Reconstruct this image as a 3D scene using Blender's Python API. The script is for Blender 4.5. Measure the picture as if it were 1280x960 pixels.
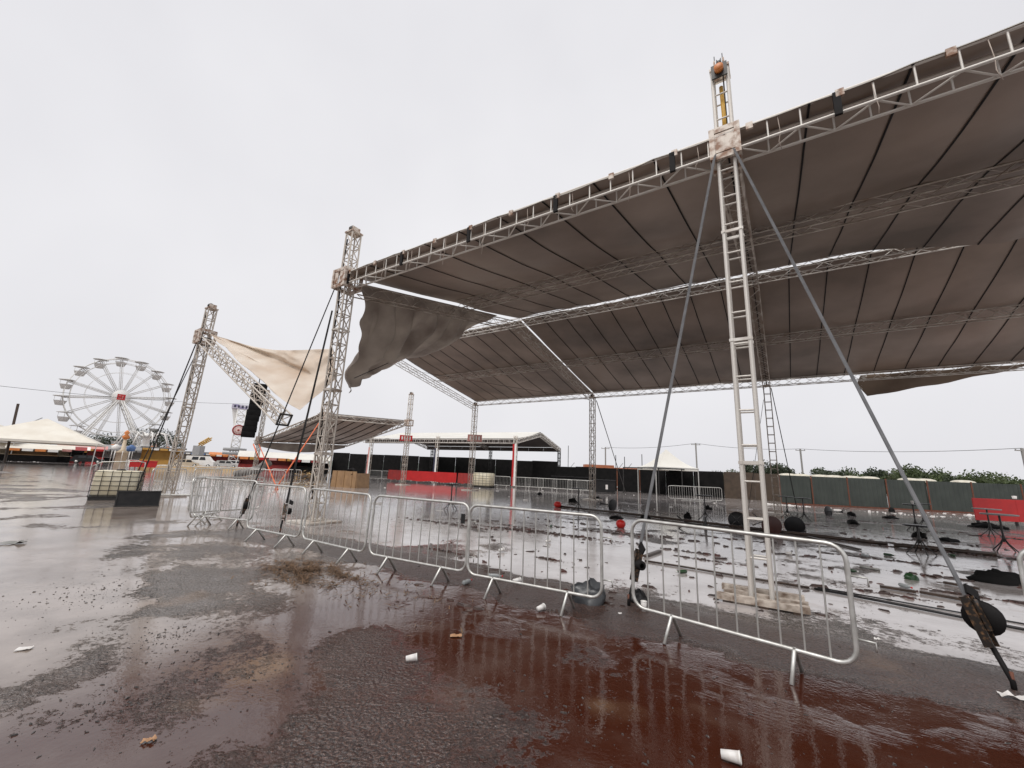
import bpy, math, random
import numpy as np
from mathutils import Vector, Matrix, noise as mnoise

# ------------------------------------------------------------------ camera, world, sun
scene = bpy.context.scene
for o in list(bpy.data.objects): bpy.data.objects.remove(o, do_unlink=True)
col = scene.collection
FPX, PITCH, ROLL, EYE = 510.0, 0.213, 0.043, 1.7          # focal length in px at 1280 wide, fitted to the truss grid
_F = Vector((0, math.cos(PITCH), math.sin(PITCH))); _R = Vector((1, 0, 0)); _U = _R.cross(_F)
_c, _s = math.cos(ROLL), math.sin(ROLL)
_R, _U = _R * _c + _U * _s, _U * _c - _R * _s
cam_d = bpy.data.cameras.new('camera'); cam = bpy.data.objects.new('camera', cam_d); col.objects.link(cam)
cam.matrix_world = Matrix(((_R.x, _U.x, -_F.x, 0), (_R.y, _U.y, -_F.y, 0), (_R.z, _U.z, -_F.z, EYE), (0, 0, 0, 1)))
cam_d.sensor_fit = 'HORIZONTAL'; cam_d.sensor_width = 36; cam_d.lens = 36 * FPX / 1280
cam_d.clip_start = 0.05; cam_d.clip_end = 5000
scene.camera = cam

SUN_EL, SUN_AZ = math.radians(58), math.radians(215)      # soft light from behind the camera, to the left
world = bpy.data.worlds.new('World'); scene.world = world; world.use_nodes = True
wn, wl = world.node_tree.nodes, world.node_tree.links
wn.clear()
sky = wn.new('ShaderNodeTexSky'); sky.sky_type = 'NISHITA'; sky.sun_disc = False
sky.sun_elevation = SUN_EL; sky.sun_rotation = SUN_AZ; sky.dust_density = 6; sky.air_density = 1.5
hsv = wn.new('ShaderNodeHueSaturation'); hsv.inputs['Saturation'].default_value = 0.06; wl.new(sky.outputs[0], hsv.inputs['Color'])
# an even overcast deck in front of that sky, very slightly mottled
tc = wn.new('ShaderNodeTexCoord')
cn = wn.new('ShaderNodeTexNoise'); cn.inputs['Scale'].default_value = 1.6; cn.inputs['Detail'].default_value = 4
wl.new(tc.outputs['Generated'], cn.inputs['Vector'])
cr = wn.new('ShaderNodeValToRGB'); wl.new(cn.outputs[0], cr.inputs[0])
cr.color_ramp.elements[0].position = 0.3; cr.color_ramp.elements[0].color = (7.2, 7.15, 7.5, 1)
cr.color_ramp.elements[1].position = 0.75; cr.color_ramp.elements[1].color = (8.5, 8.45, 8.7, 1)
wm = wn.new('ShaderNodeMix'); wm.data_type = 'RGBA'; wm.inputs[0].default_value = 0.88
wl.new(hsv.outputs[0], wm.inputs[6]); wl.new(cr.outputs[0], wm.inputs[7])
bg = wn.new('ShaderNodeBackground'); bg.inputs[1].default_value = 0.092; wl.new(wm.outputs[2], bg.inputs[0])
wo = wn.new('ShaderNodeOutputWorld'); wl.new(bg.outputs[0], wo.inputs[0])
sd = bpy.data.lights.new('sun', 'SUN'); sd.energy = 1.5; sd.angle = math.radians(35); sd.color = (1, 0.97, 0.93)
sun = bpy.data.objects.new('sun', sd); col.objects.link(sun)
_sv = Vector((math.sin(SUN_AZ) * math.cos(SUN_EL), math.cos(SUN_AZ) * math.cos(SUN_EL), math.sin(SUN_EL)))
sun.rotation_euler = (-_sv).to_track_quat('-Z', 'Y').to_euler(); sun.location = _sv * 60
vs = scene.view_settings; vs.view_transform = 'Standard'; vs.look = 'None'; vs.gamma = 1; vs.exposure = 0.3
vs.use_curve_mapping = False

rnd = random.Random(7)
R = math.radians

# ------------------------------------------------------------------ picture -> place helpers
def ray(x, y): return _F + _R * ((x - 640) / FPX) - _U * ((y - 480) / FPX)
def G(x, y, z=0.0):                                        # point of height z seen at photo pixel x, y
    d = ray(x, y); t = (z - EYE) / d.z; return Vector((0, 0, EYE)) + d * t
def PR(x, r, z=0.0, y=None):                               # point at ground range r under pixel x (taken at the horizon unless y is given)
    if y is None: y = 480 + FPX * (_F + _R * ((x - 640) / FPX)).z / _U.z
    d = ray(x, y); h = math.hypot(d.x, d.y); return Vector((d.x / h * r, d.y / h * r, z))
def zat(x, y, p):                                          # height seen at pixel y above ground point p
    d = ray(x, y); return EYE + d.z * math.hypot(p.x, p.y) / math.hypot(d.x, d.y)
YAW = -0.5837
u = Vector((math.cos(YAW), math.sin(YAW), 0)); v = Vector((-u.y, u.x, 0))
O = Vector((-5.686, 12.756, 0)); BAY, DEP, EAVE, RIDGE, TOP = 11.376, 21.6, 7.76, 9.98, 9.8
def S(i, j, z=0.0):
    p = O + u * (BAY * i) + v * (DEP * j); p.z = z; return p

# ------------------------------------------------------------------ materials
MATS = {}
def mat(name, c1, c2=None, rough=0.5, metal=0.0, scale=4.0, bump=0.0, bscale=40.0, r2=None, spec=0.5, emis=0, transl=0, coord='Object', detail=6, thr=(0.35, 0.7)):
    if name in MATS: return MATS[name]
    m = bpy.data.materials.new(name); m.use_nodes = True; N, L = m.node_tree.nodes, m.node_tree.links
    b = N['Principled BSDF']; b.inputs['Roughness'].default_value = rough; b.inputs['Metallic'].default_value = metal
    b.inputs['Specular IOR Level'].default_value = spec
    if c2 is None: c2 = tuple(x * 0.75 for x in c1)
    t = N.new('ShaderNodeTexCoord'); n = N.new('ShaderNodeTexNoise'); n.inputs['Scale'].default_value = scale; n.inputs['Detail'].default_value = detail
    L.new(t.outputs[coord], n.inputs['Vector'])
    r = N.new('ShaderNodeValToRGB'); r.color_ramp.elements[0].position = thr[0]; r.color_ramp.elements[1].position = thr[1]
    r.color_ramp.elements[0].color = (*c1, 1); r.color_ramp.elements[1].color = (*c2, 1); L.new(n.outputs[0], r.inputs[0]); L.new(r.outputs[0], b.inputs['Base Color'])
    if r2 is not None:
        mr = N.new('ShaderNodeMapRange'); mr.inputs[3].default_value = rough; mr.inputs[4].default_value = r2; L.new(n.outputs[0], mr.inputs[0]); L.new(mr.outputs[0], b.inputs['Roughness'])
    if bump:
        n2 = N.new('ShaderNodeTexNoise'); n2.inputs['Scale'].default_value = bscale; n2.inputs['Detail'].default_value = 5; L.new(t.outputs[coord], n2.inputs['Vector'])
        bp = N.new('ShaderNodeBump'); bp.inputs['Strength'].default_value = bump; bp.inputs['Distance'].default_value = 0.02; L.new(n2.outputs[0], bp.inputs['Height']); L.new(bp.outputs[0], b.inputs['Normal'])
    if transl:
        tr = N.new('ShaderNodeBsdfTranslucent'); L.new(r.outputs[0], tr.inputs[0]); mx = N.new('ShaderNodeMixShader'); mx.inputs[0].default_value = transl
        L.new(b.outputs[0], mx.inputs[1]); L.new(tr.outputs[0], mx.inputs[2]); L.new(mx.outputs[0], N['Material Output'].inputs[0])
    MATS[name] = m; return m

alu = mat('aluminium', (.76, .73, .68), (.50, .45, .40), .4, .25, 3.0, r2=.6)
alu_old = mat('aluminium_weathered', (.66, .62, .56), (.30, .23, .18), .48, .25, 2.2, r2=.65)
galv = mat('galvanised_steel', (.66, .65, .62), (.42, .41, .38), .33, .75, 9.0, r2=.55)
galv_dark = mat('galvanised_dull', (.34, .34, .32), (.22, .21, .19), .5, .4, 7.0)
rust_white = mat('chipped_white_paint', (.62, .55, .48), (.22, .11, .06), .5, .1, 7.0, thr=(.42, .62))
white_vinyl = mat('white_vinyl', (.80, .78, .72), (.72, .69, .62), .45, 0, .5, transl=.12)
cream_vinyl = mat('cream_vinyl', (.84, .80, .71), (.74, .68, .58), .5, 0, .55, transl=.15)
beige_tarp = mat('beige_tarp', (.86, .79, .70), (.68, .55, .43), .5, 0, .7, transl=.35)
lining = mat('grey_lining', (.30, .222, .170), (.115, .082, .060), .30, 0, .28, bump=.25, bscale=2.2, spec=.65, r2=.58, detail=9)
lining_dk = mat('dark_lining', (.075, .058, .052), (.045, .034, .03), .5, 0, .5)
drape_grey = mat('grey_drape', (.50, .45, .40), (.28, .235, .205), .45, 0, .8, transl=.4)
black_web = mat('black_webbing', (.008, .007, .007), (.014, .012, .012), .7, spec=.2)
grey_web = mat('grey_webbing', (.17, .17, .175), (.11, .11, .115), .55, 0, 6)
black_fab = mat('black_fabric', (.006, .006, .006), (.012, .011, .011), .8, 0, 2, spec=.12)
black_pl = mat('black_plastic', (.009, .009, .01), (.02, .018, .018), .4, 0, 5, spec=.3)
red_paint = mat('red_sheet', (.52, .012, .012), (.42, .01, .01), .38, 0, 2)
red_dull = mat('red_dull', (.33, .025, .02), (.22, .02, .02), .5, 0, 2)
red_plastic = mat('red_plastic', (.62, .02, .015), (.5, .015, .012), .3)
orange_web = mat('orange_webbing', (.75, .16, .05), (.6, .12, .04), .6)
yellow_web = mat('yellow_webbing', (.62, .36, .05), (.45, .25, .04), .6)
orange_paint = mat('orange_paint', (.70, .25, .06), (.5, .16, .05), .45)
green_sheet = mat('green_sheet_metal', (.046, .055, .047), (.031, .038, .033), .42, .1, 1.2, r2=.55)
rust = mat('rusty_steel', (.16, .055, .03), (.10, .035, .02), .7, .1, 9)
plywood = mat('plywood', (.33, .20, .10), (.24, .14, .07), .6, 0, 3)
wood_dk = mat('wet_dark_wood', (.06, .035, .022), (.03, .018, .012), .4, 0, 5)
ibc_pl = mat('tank_plastic', (.80, .74, .58), (.68, .60, .42), .35, 0, 2, transl=.15)
steel_dk = mat('dark_steel', (.05, .048, .046), (.03, .028, .027), .45, .4, 8)
white_paint = mat('white_paint', (.82, .81, .78), (.72, .70, .66), .45, 0, 2)
grey_paint = mat('grey_paint', (.32, .32, .32), (.25, .25, .25), .5, 0, 2)
concrete = mat('concrete_kerb', (.36, .32, .27), (.27, .22, .17), .7, 0, 1.5)
earth = mat('sand_earth', (.36, .25, .13), (.24, .16, .08), .8, 0, .8)
roof_dark = mat('dark_roof', (.06, .055, .05), (.04, .036, .033), .6)
yellow_wall = mat('yellow_wall', (.60, .33, .07), (.45, .24, .05), .6, 0, 1)
glass_dk = mat('dark_glass', (.015, .017, .02), (.02, .022, .025), .08)
rubber = mat('rubber', (.02, .02, .02), (.03, .03, .03), .7)
straw_m = mat('straw', (.17, .098, .05), (.085, .048, .027), .7, 0, 30)
debris_m = mat('wet_debris', (.055, .028, .02), (.02, .011, .009), .35, 0, 8)
debris_red = mat('wet_red_debris', (.085, .03, .022), (.045, .016, .012), .4, 0, 8)
paper = mat('white_paper', (.72, .70, .68), (.58, .54, .50), .6, 0, 25)
leaf_a = mat('leaves_green', (.075, .10, .035), (.045, .065, .022), .6, 0, .8, transl=.2)
leaf_b = mat('leaves_dark', (.05, .065, .035), (.03, .042, .022), .6, 0, .8, transl=.15)
bark = mat('bark', (.09, .06, .04), (.05, .035, .025), .8, 0, 6)
skyblue = mat('blue_paint', (.10, .20, .42), (.08, .15, .35), .5)
purple = mat('violet_sign', (.30, .27, .42), (.62, .60, .66), .5, 0, 1.5, thr=(.45, .55))
pink = mat('pink_paint', (.62, .30, .26), (.5, .22, .2), .5)
navy = mat('navy_cloth', (.02, .022, .05), (.03, .03, .06), .6)
green_gl = mat('green_glossy', (.02, .065, .022), (.015, .04, .016), .3)
pebble_m = mat('wet_pebbles', (.03, .026, .024), (.09, .08, .075), .35, 0, 60)
hill_m = mat('far_hill', (.22, .25, .22), (.18, .21, .18), .9, 0, .01)

# ------------------------------------------------------------------ mesh helpers
ROOTLOC = {}
class MB:
    def __init__(s): s.v = []; s.f = []; s.sm = []; s.mi = []
    def add(s, vs, fs, smooth=False, mi=0):
        o = len(s.v); s.v += [tuple(p) for p in vs]; s.f += [tuple(i + o for i in f) for f in fs]
        s.sm += [smooth] * len(fs); s.mi += [mi] * len(fs); return s
    def box(s, c, size, rot=None, mi=0):
        c = Vector(c); x, y, z = [k / 2 for k in size]
        p = [Vector((a * x, b * y, d * z)) for d in (-1, 1) for a, b in ((-1, -1), (1, -1), (1, 1), (-1, 1))]
        if rot is not None: p = [rot @ q for q in p]
        return s.add([c + q for q in p], [(3, 2, 1, 0), (4, 5, 6, 7), (0, 1, 5, 4), (1, 2, 6, 5), (2, 3, 7, 6), (3, 0, 4, 7)], mi=mi)
    def tube(s, p0, p1, r, n=6, r1=None, mi=0):
        p0, p1 = Vector(p0), Vector(p1); d = p1 - p0
        if d.length < 1e-6: return s
        return s.path([p0, p1], r, n, r1=r1, mi=mi)
    def path(s, pts, r, n=8, closed=False, r1=None, mi=0, caps=True):
        pts = [Vector(p) for p in pts]; m = len(pts); rings = []; prev = None
        for k, p in enumerate(pts):
            if closed: t = (pts[(k + 1) % m] - pts[k - 1])
            else: t = pts[min(k + 1, m - 1)] - pts[max(k - 1, 0)]
            t.normalize()
            if prev is None:
                a = Vector((0, 0, 1)) if abs(t.z) < .9 else Vector((1, 0, 0)); nx = t.cross(a).normalized()
            else:
                nx = (prev - t * prev.dot(t)).normalized()
            prev = nx; ny = t.cross(nx); rr = r if r1 is None else r + (r1 - r) * k / max(1, m - 1)
            rings.append([p + (nx * math.cos(2 * math.pi * q / n) + ny * math.sin(2 * math.pi * q / n)) * rr for q in range(n)])
        vs = [q for rg in rings for q in rg]; fs = []
        for k in range(m if closed else m - 1):
            a, b = k * n, ((k + 1) % m) * n
            fs += [(a + q, a + (q + 1) % n, b + (q + 1) % n, b + q) for q in range(n)]
        s.add(vs, fs, True, mi)
        if caps and not closed:
            o = len(s.v) - len(vs)
            s.f += [tuple(o + q for q in reversed(range(n))), tuple(o + (m - 1) * n + q for q in range(n))]; s.sm += [False] * 2; s.mi += [mi] * 2
        return s
    def lathe(s, c, prof, n=20, mi=0, smooth=True, axis=None):
        c = Vector(c); M = Matrix.Identity(3) if axis is None else Vector((0, 0, 1)).rotation_difference(Vector(axis)).to_matrix()
        vs = [c + M @ Vector((r * math.cos(2 * math.pi * q / n), r * math.sin(2 * math.pi * q / n), z)) for r, z in prof for q in range(n)]
        fs = [(k * n + q, k * n + (q + 1) % n, (k + 1) * n + (q + 1) % n, (k + 1) * n + q) for k in range(len(prof) - 1) for q in range(n)]
        s.add(vs, fs, smooth, mi)
        return s
    def grid(s, pts, smooth=True, mi=0, flip=False):       # pts[a][b]
        na, nb = len(pts), len(pts[0]); vs = [p for r in pts for p in r]
        fs = [(a * nb + b, a * nb + b + 1, (a + 1) * nb + b + 1, (a + 1) * nb + b) for a in range(na - 1) for b in range(nb - 1)]
        if flip: fs = [tuple(reversed(f)) for f in fs]
        return s.add(vs, fs, smooth, mi)
    def sheet(s, pts, th=0.012, mi_bot=0, mi_top=1):       # two-sided cloth with thickness; bottom and top materials
        na, nb = len(pts), len(pts[0]); up = []
        for a in range(na):
            row = []
            for b in range(nb):
                t1 = Vector(pts[min(a + 1, na - 1)][b]) - Vector(pts[max(a - 1, 0)][b]); t2 = Vector(pts[a][min(b + 1, nb - 1)]) - Vector(pts[a][max(b - 1, 0)])
                n = t1.cross(t2)
                if n.length > 0: n.normalize()
                row.append(Vector(pts[a][b]) + n * th)
            up.append(row)
        s.grid(pts, True, mi_bot, True); s.grid(up, True, mi_top)
        for e0, e1 in (([p for p in pts[0]], up[0]), (pts[-1], up[-1]), ([r[0] for r in pts], [r[0] for r in up]), ([r[-1] for r in pts], [r[-1] for r in up])):
            s.grid([e0, e1], False, mi_top)
        return s
    def prism(s, poly, axis_vec, mi=0):                    # extrude a planar polygon
        n = len(poly); a = [Vector(p) for p in poly]; b = [p + Vector(axis_vec) for p in a]
        s.add(a + b, [tuple(reversed(range(n))), tuple(range(n, 2 * n))] + [(q, (q + 1) % n, n + (q + 1) % n, n + q) for q in range(n)], mi=mi); return s
    def mesh(s, name, mats, off=Vector((0, 0, 0))):
        me = bpy.data.meshes.new(name); me.from_pydata([tuple(Vector(p) - off) for p in s.v], [], s.f)
        for m in (mats if isinstance(mats, (list, tuple)) else [mats]): me.materials.append(m)
        me.polygons.foreach_set('use_smooth', s.sm); me.polygons.foreach_set('material_index', s.mi); me.update(); return me
    def build(s, name, mats, parent=None, loc=None):
        if parent is not None: off = ROOTLOC.get(parent.name, Vector((0, 0, 0)))
        else: off = Vector(loc) if loc is not None else Vector((0, 0, 0))
        o = bpy.data.objects.new(name, s.mesh(name, mats, off)); col.objects.link(o)
        if parent is not None: o.parent = parent; ROOTLOC[o.name] = off
        else: o.location = off; ROOTLOC[o.name] = off
        return o
def tag(o, label, cat=None, group=None, kind=None):
    if label: o['label'] = label
    if cat: o['category'] = cat
    if group: o['group'] = group
    if kind: o['kind'] = kind
    return o
def thing(name, label, cat, loc=(0, 0, 0), rz=0, group=None):
    o = bpy.data.objects.new(name, None); col.objects.link(o); o.location = loc; o.rotation_euler = (0, 0, rz); o.empty_display_size = .2
    ROOTLOC[o.name] = Vector(loc); return tag(o, label, cat, group)
def copy_tree(o, parent=None):
    c = o.copy(); col.objects.link(c)
    if parent is not None: c.parent = parent
    for ch in o.children: copy_tree(ch, c)
    return c
_unit = {}
def unit_cyl(m, n):
    if (m.name, n) not in _unit: _unit[(m.name, n)] = MB().path([(0, 0, 0), (0, 0, 1)], 1, n).mesh('bar_mesh', m)
    return _unit[(m.name, n)]
def bar(name, p0, p1, r, m, parent, n=6):                  # one round bar as its own object, sharing one mesh
    p0, p1 = Vector(p0), Vector(p1); d = p1 - p0
    o = bpy.data.objects.new(name, unit_cyl(m, n)); col.objects.link(o); o.parent = parent
    o.location = p0 - ROOTLOC[parent.name]; o.rotation_euler = d.to_track_quat('Z', 'X').to_euler(); o.scale = (r, r, d.length); return o
def rectpath(x0, x1, z0, z1, r, y=0.0, k=5):
    P = []
    for cx, cz, a0 in ((x1 - r, z1 - r, 0), (x0 + r, z1 - r, 90), (x0 + r, z0 + r, 180), (x1 - r, z0 + r, 270)):
        P += [Vector((cx + r * math.cos(R(a0 + 90 * q / k)), y, cz + r * math.sin(R(a0 + 90 * q / k)))) for q in range(k + 1)]
    return P
def nz(x, y, z=0.0, s=1.0): return mnoise.noise(Vector((x * s, y * s, z)))

# lattice of a box truss between p0 and p1; a and b are half-section vectors
def truss_corners(a, b): return [a + b, a - b, -a - b, -a + b]
def truss_mesh(mb, p0, p1, a, b, rc=.025, rb=.013, pitch=.5, faces='zzzz', n=5, nb=4):
    p0, p1, a, b = Vector(p0), Vector(p1), Vector(a), Vector(b); c = truss_corners(a, b); L = (p1 - p0).length; k = max(1, round(L / pitch))
    for q in c: mb.tube(p0 + q, p1 + q, rc, n)
    for fi in range(4):
        q0, q1 = c[fi], c[(fi + 1) % 4]; st = faces[fi]
        for s in range(k):
            A, B = p0.lerp(p1, s / k), p0.lerp(p1, (s + 1) / k)
            if st in 'zx': mb.tube(A + (q0 if s % 2 == 0 else q1), B + (q1 if s % 2 == 0 else q0), rb, nb)
            if st in 'rx': mb.tube(A + q0, A + q1, rb, nb)
        if st in 'rx': mb.tube(p1 + q0, p1 + q1, rb, nb)
    return mb
def truss_parts(parent, p0, p1, a, b, m, rc=.025, rb=.013, pitch=.5, faces='zzzz', n=8, nb=6, rung='rung', skip=None):
    p0, p1, a, b = Vector(p0), Vector(p1), Vector(a), Vector(b); c = truss_corners(a, b); L = (p1 - p0).length; k = max(1, round(L / pitch))
    for q in c: bar('chord', p0 + q, p1 + q, rc, m, parent, n)
    for fi in range(4):
        q0, q1 = c[fi], c[(fi + 1) % 4]; st = faces[fi]
        for s in range(k + 1):
            A = p0.lerp(p1, s / k)
            if st in 'rx': bar(rung, A + q0, A + q1, rb, m, parent, nb)
            if s < k and st in 'zx':
                B = p0.lerp(p1, (s + 1) / k); bar('brace', A + (q0 if s % 2 == 0 else q1), B + (q1 if s % 2 == 0 else q0), rb, m, parent, nb)

# ------------------------------------------------------------------ ground
def ground_material():
    m = bpy.data.materials.new('wet_asphalt'); m.use_nodes = True; N, L = m.node_tree.nodes, m.node_tree.links
    b = N['Principled BSDF']
    def math_(op, a, c=None, d=None, clamp=False):
        n = N.new('ShaderNodeMath'); n.operation = op; n.use_clamp = clamp
        for k, x in enumerate((a, c, d)):
            if x is None: continue
            if isinstance(x, (int, float)): n.inputs[k].default_value = x
            else: L.new(x, n.inputs[k])
        return n.outputs[0]
    def smooth(x, lo, hi, o0=0.0, o1=1.0):
        n = N.new('ShaderNodeMapRange'); n.interpolation_type = 'SMOOTHSTEP'; L.new(x, n.inputs[0])
        for k, q in enumerate((lo, hi, o0, o1)): n.inputs[k + 1].default_value = q
        return n.outputs[0]
    def noise_(vec, scale, detail=4, rough=.55, dist=0):
        n = N.new('ShaderNodeTexNoise'); n.inputs['Scale'].default_value = scale; n.inputs['Detail'].default_value = detail
        n.inputs['Roughness'].default_value = rough; n.inputs['Distortion'].default_value = dist; L.new(vec, n.inputs['Vector']); return n.outputs[0]
    def mixc(f, c1, c2):
        n = N.new('ShaderNodeMix'); n.data_type = 'RGBA'; L.new(f, n.inputs[0])
        for k, c in ((6, c1), (7, c2)):
            if isinstance(c, tuple): n.inputs[k].default_value = (*c, 1)
            else: L.new(c, n.inputs[k])
        return n.outputs[2]
    geo = N.new('ShaderNodeNewGeometry'); P = geo.outputs['Position']
    # frame of the stage: s along its front edge, t towards its back
    mp = N.new('ShaderNodeMapping'); mp.vector_type = 'TEXTURE'; mp.inputs['Location'].default_value = O; mp.inputs['Rotation'].default_value = (0, 0, YAW)
    L.new(P, mp.inputs['Vector']); sx = N.new('ShaderNodeSeparateXYZ'); L.new(mp.outputs[0], sx.inputs[0]); s_, t_ = sx.outputs[0], sx.outputs[1]
    st = mp.outputs[0]
    big = noise_(st, .28, 6, .6, .3); mid = noise_(st, 1.1, 5, .6); fine = noise_(P, 14, 4, .6); grit = noise_(P, 48, 3, .65)
    # water bias: standing water under the roof behind the drip line, a gutter puddle in front of it, patchy elsewhere
    wob = math_('MULTIPLY', math_('SUBTRACT', mid, .5), .9)
    tw = math_('ADD', t_, wob)
    flood = smooth(tw, -1.35, -.9)
    mound = math_('MULTIPLY', smooth(tw, -2.6, -2.2), smooth(tw, -.9, -1.35, 0, 1))
    n_mound = smooth(s_, 2.0, 4.0)
    mound = math_('MULTIPLY', mound, n_mound)
    gutter = math_('MULTIPLY', math_('MULTIPLY', smooth(tw, -5.6, -3.7), smooth(tw, -2.15, -2.55, 0, 1)), smooth(s_, 6.4, 7.4))
    gut2 = math_('MULTIPLY', math_('MULTIPLY', smooth(tw, -4.6, -3.9), smooth(tw, -2.2, -2.6, 0, 1)), math_('MULTIPLY', smooth(s_, 4.4, 5.2), smooth(s_, 7.9, 7.2, 0, 1)))
    left = smooth(s_, 3.2, .8)
    near = math_('MULTIPLY', smooth(tw, -5.0, -5.7, 0, 1), smooth(s_, 9.6, 8.4, 0, 1))
    h = math_('ADD', math_('MULTIPLY', math_('SUBTRACT', big, .5), 2.6), math_('MULTIPLY', math_('SUBTRACT', mid, .5), .9))
    h = math_('ADD', h, math_('MULTIPLY', math_('SUBTRACT', fine, .5), .55))
    h = math_('ADD', h, math_('MULTIPLY', math_('SUBTRACT', grit, .5), .35))
    h = math_('ADD', h, .10)
    for f, w in ((flood, -.36), (mound, .9), (gutter, -.50), (gut2, -.35), (left, -.22), (near, -.30)): h = math_('ADD', h, math_('MULTIPLY', f, w))
    water = smooth(h, .10, -.06)                              # 1 = standing water
    damp = smooth(h, .75, .05)
    # colour: grey wet asphalt, silt in the open, red mud along the gutter, sky and roof reflections painted into both
    red_refl_z = math_('MULTIPLY', smooth(math_('ADD', s_, math_('MULTIPLY', tw, .35)), 3.9, 5.7), smooth(tw, -.6, -2.4, 0, 1))  # red mud zone, its colour also darkened as the roof's painted reflection
    red_refl_z = math_('MULTIPLY', red_refl_z, smooth(mid, .25, .55, .85, 1))
    asph = mixc(smooth(grit, .40, .62), (.038, .030, .026), (.25, .215, .195))
    asph = mixc(smooth(fine, .35, .7), asph, mixc(smooth(grit, .4, .65), (.05, .041, .036), (.20, .172, .155)))
    silt = mixc(smooth(mid, .35, .65), (.30, .25, .218), (.19, .152, .128))
    silt = mixc(flood, silt, mixc(smooth(mid, .35, .65), (.46, .425, .415), (.33, .295, .28)))  # paler over the flooded yard: sky reflection put into the colour
    open_c = mixc(water, asph, silt)
    red_refl_c = mixc(water, mixc(smooth(grit, .38, .68), (.013, .004, .0025), (.095, .043, .028)), (.045, .0095, .0035))
    brown = mixc(smooth(grit, .38, .66), (.032, .020, .015), (.11, .075, .060))
    c = mixc(mound, open_c, brown)
    c = mixc(red_refl_z, c, red_refl_c)
    ochre = math_('MULTIPLY', smooth(noise_(st, .7, 3), .62, .74), .5)
    c = mixc(ochre, c, (.22, .14, .085))
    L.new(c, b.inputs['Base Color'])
    rough = math_('ADD', math_('MULTIPLY', smooth(h, .06, .9), .26), math_('MULTIPLY', math_('SUBTRACT', 1.0, water), .10))
    L.new(math_('ADD', rough, .022), b.inputs['Roughness'])
    b.inputs['IOR'].default_value = 1.5; b.inputs['Specular IOR Level'].default_value = .9
    # relief: aggregate above the water line, faint ripples on it
    vor = N.new('ShaderNodeTexVoronoi'); vor.inputs['Scale'].default_value = 30; L.new(P, vor.inputs['Vector'])
    agg = math_('ADD', math_('MULTIPLY', vor.outputs['Distance'], -.7), math_('ADD', math_('MULTIPLY', grit, .9), math_('MULTIPLY', fine, 1.3)))
    agg = math_('MULTIPLY', math_('MULTIPLY', agg, smooth(noise_(P, 2.3, 5, .65), .3, .7, .3, 1.25)), math_('SUBTRACT', 1.0, math_('MULTIPLY', water, .97)))
    rip = math_('MULTIPLY', noise_(P, 6, 2), math_('MULTIPLY', water, .018))
    mp2 = N.new('ShaderNodeMapping'); mp2.inputs['Scale'].default_value = (9, 34, 1); L.new(st, mp2.inputs['Vector'])
    streak = math_('MULTIPLY', noise_(mp2.outputs[0], 1.0, 3, .6), math_('MULTIPLY', math_('MULTIPLY', gutter, smooth(tw, -3.9, -3.3)), smooth(noise_(st, 1.3, 3), .50, .66)))
    rip = math_('ADD', rip, math_('MULTIPLY', streak, .30))
    bp = N.new('ShaderNodeBump'); bp.inputs['Strength'].default_value = 1.0; bp.inputs['Distance'].default_value = .026
    L.new(math_('ADD', agg, rip), bp.inputs['Height']); L.new(bp.outputs[0], b.inputs['Normal'])
    return m
gm = ground_material()
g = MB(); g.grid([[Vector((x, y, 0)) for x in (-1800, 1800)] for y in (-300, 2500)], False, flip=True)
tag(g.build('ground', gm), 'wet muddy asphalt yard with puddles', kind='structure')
# far low hills
hl = MB(); pts = []
for k in range(60):
    a = R(-60 + 130 * k / 59); r = 1300; hh = 10 + 16 * (nz(k * .17, 3) + .3) + 8 * nz(k * .5, 9)
    pts.append([Vector((math.sin(a) * r, math.cos(a) * r, -2)), Vector((math.sin(a) * (r + 40), math.cos(a) * (r + 40), max(5, hh) * .7)), Vector((math.sin(a) * (r + 160), math.cos(a) * (r + 160), max(6, hh)))])
hl.grid(pts); tag(hl.build('hills', hill_m), 'pale low hills on the horizon', kind='structure')

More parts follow.
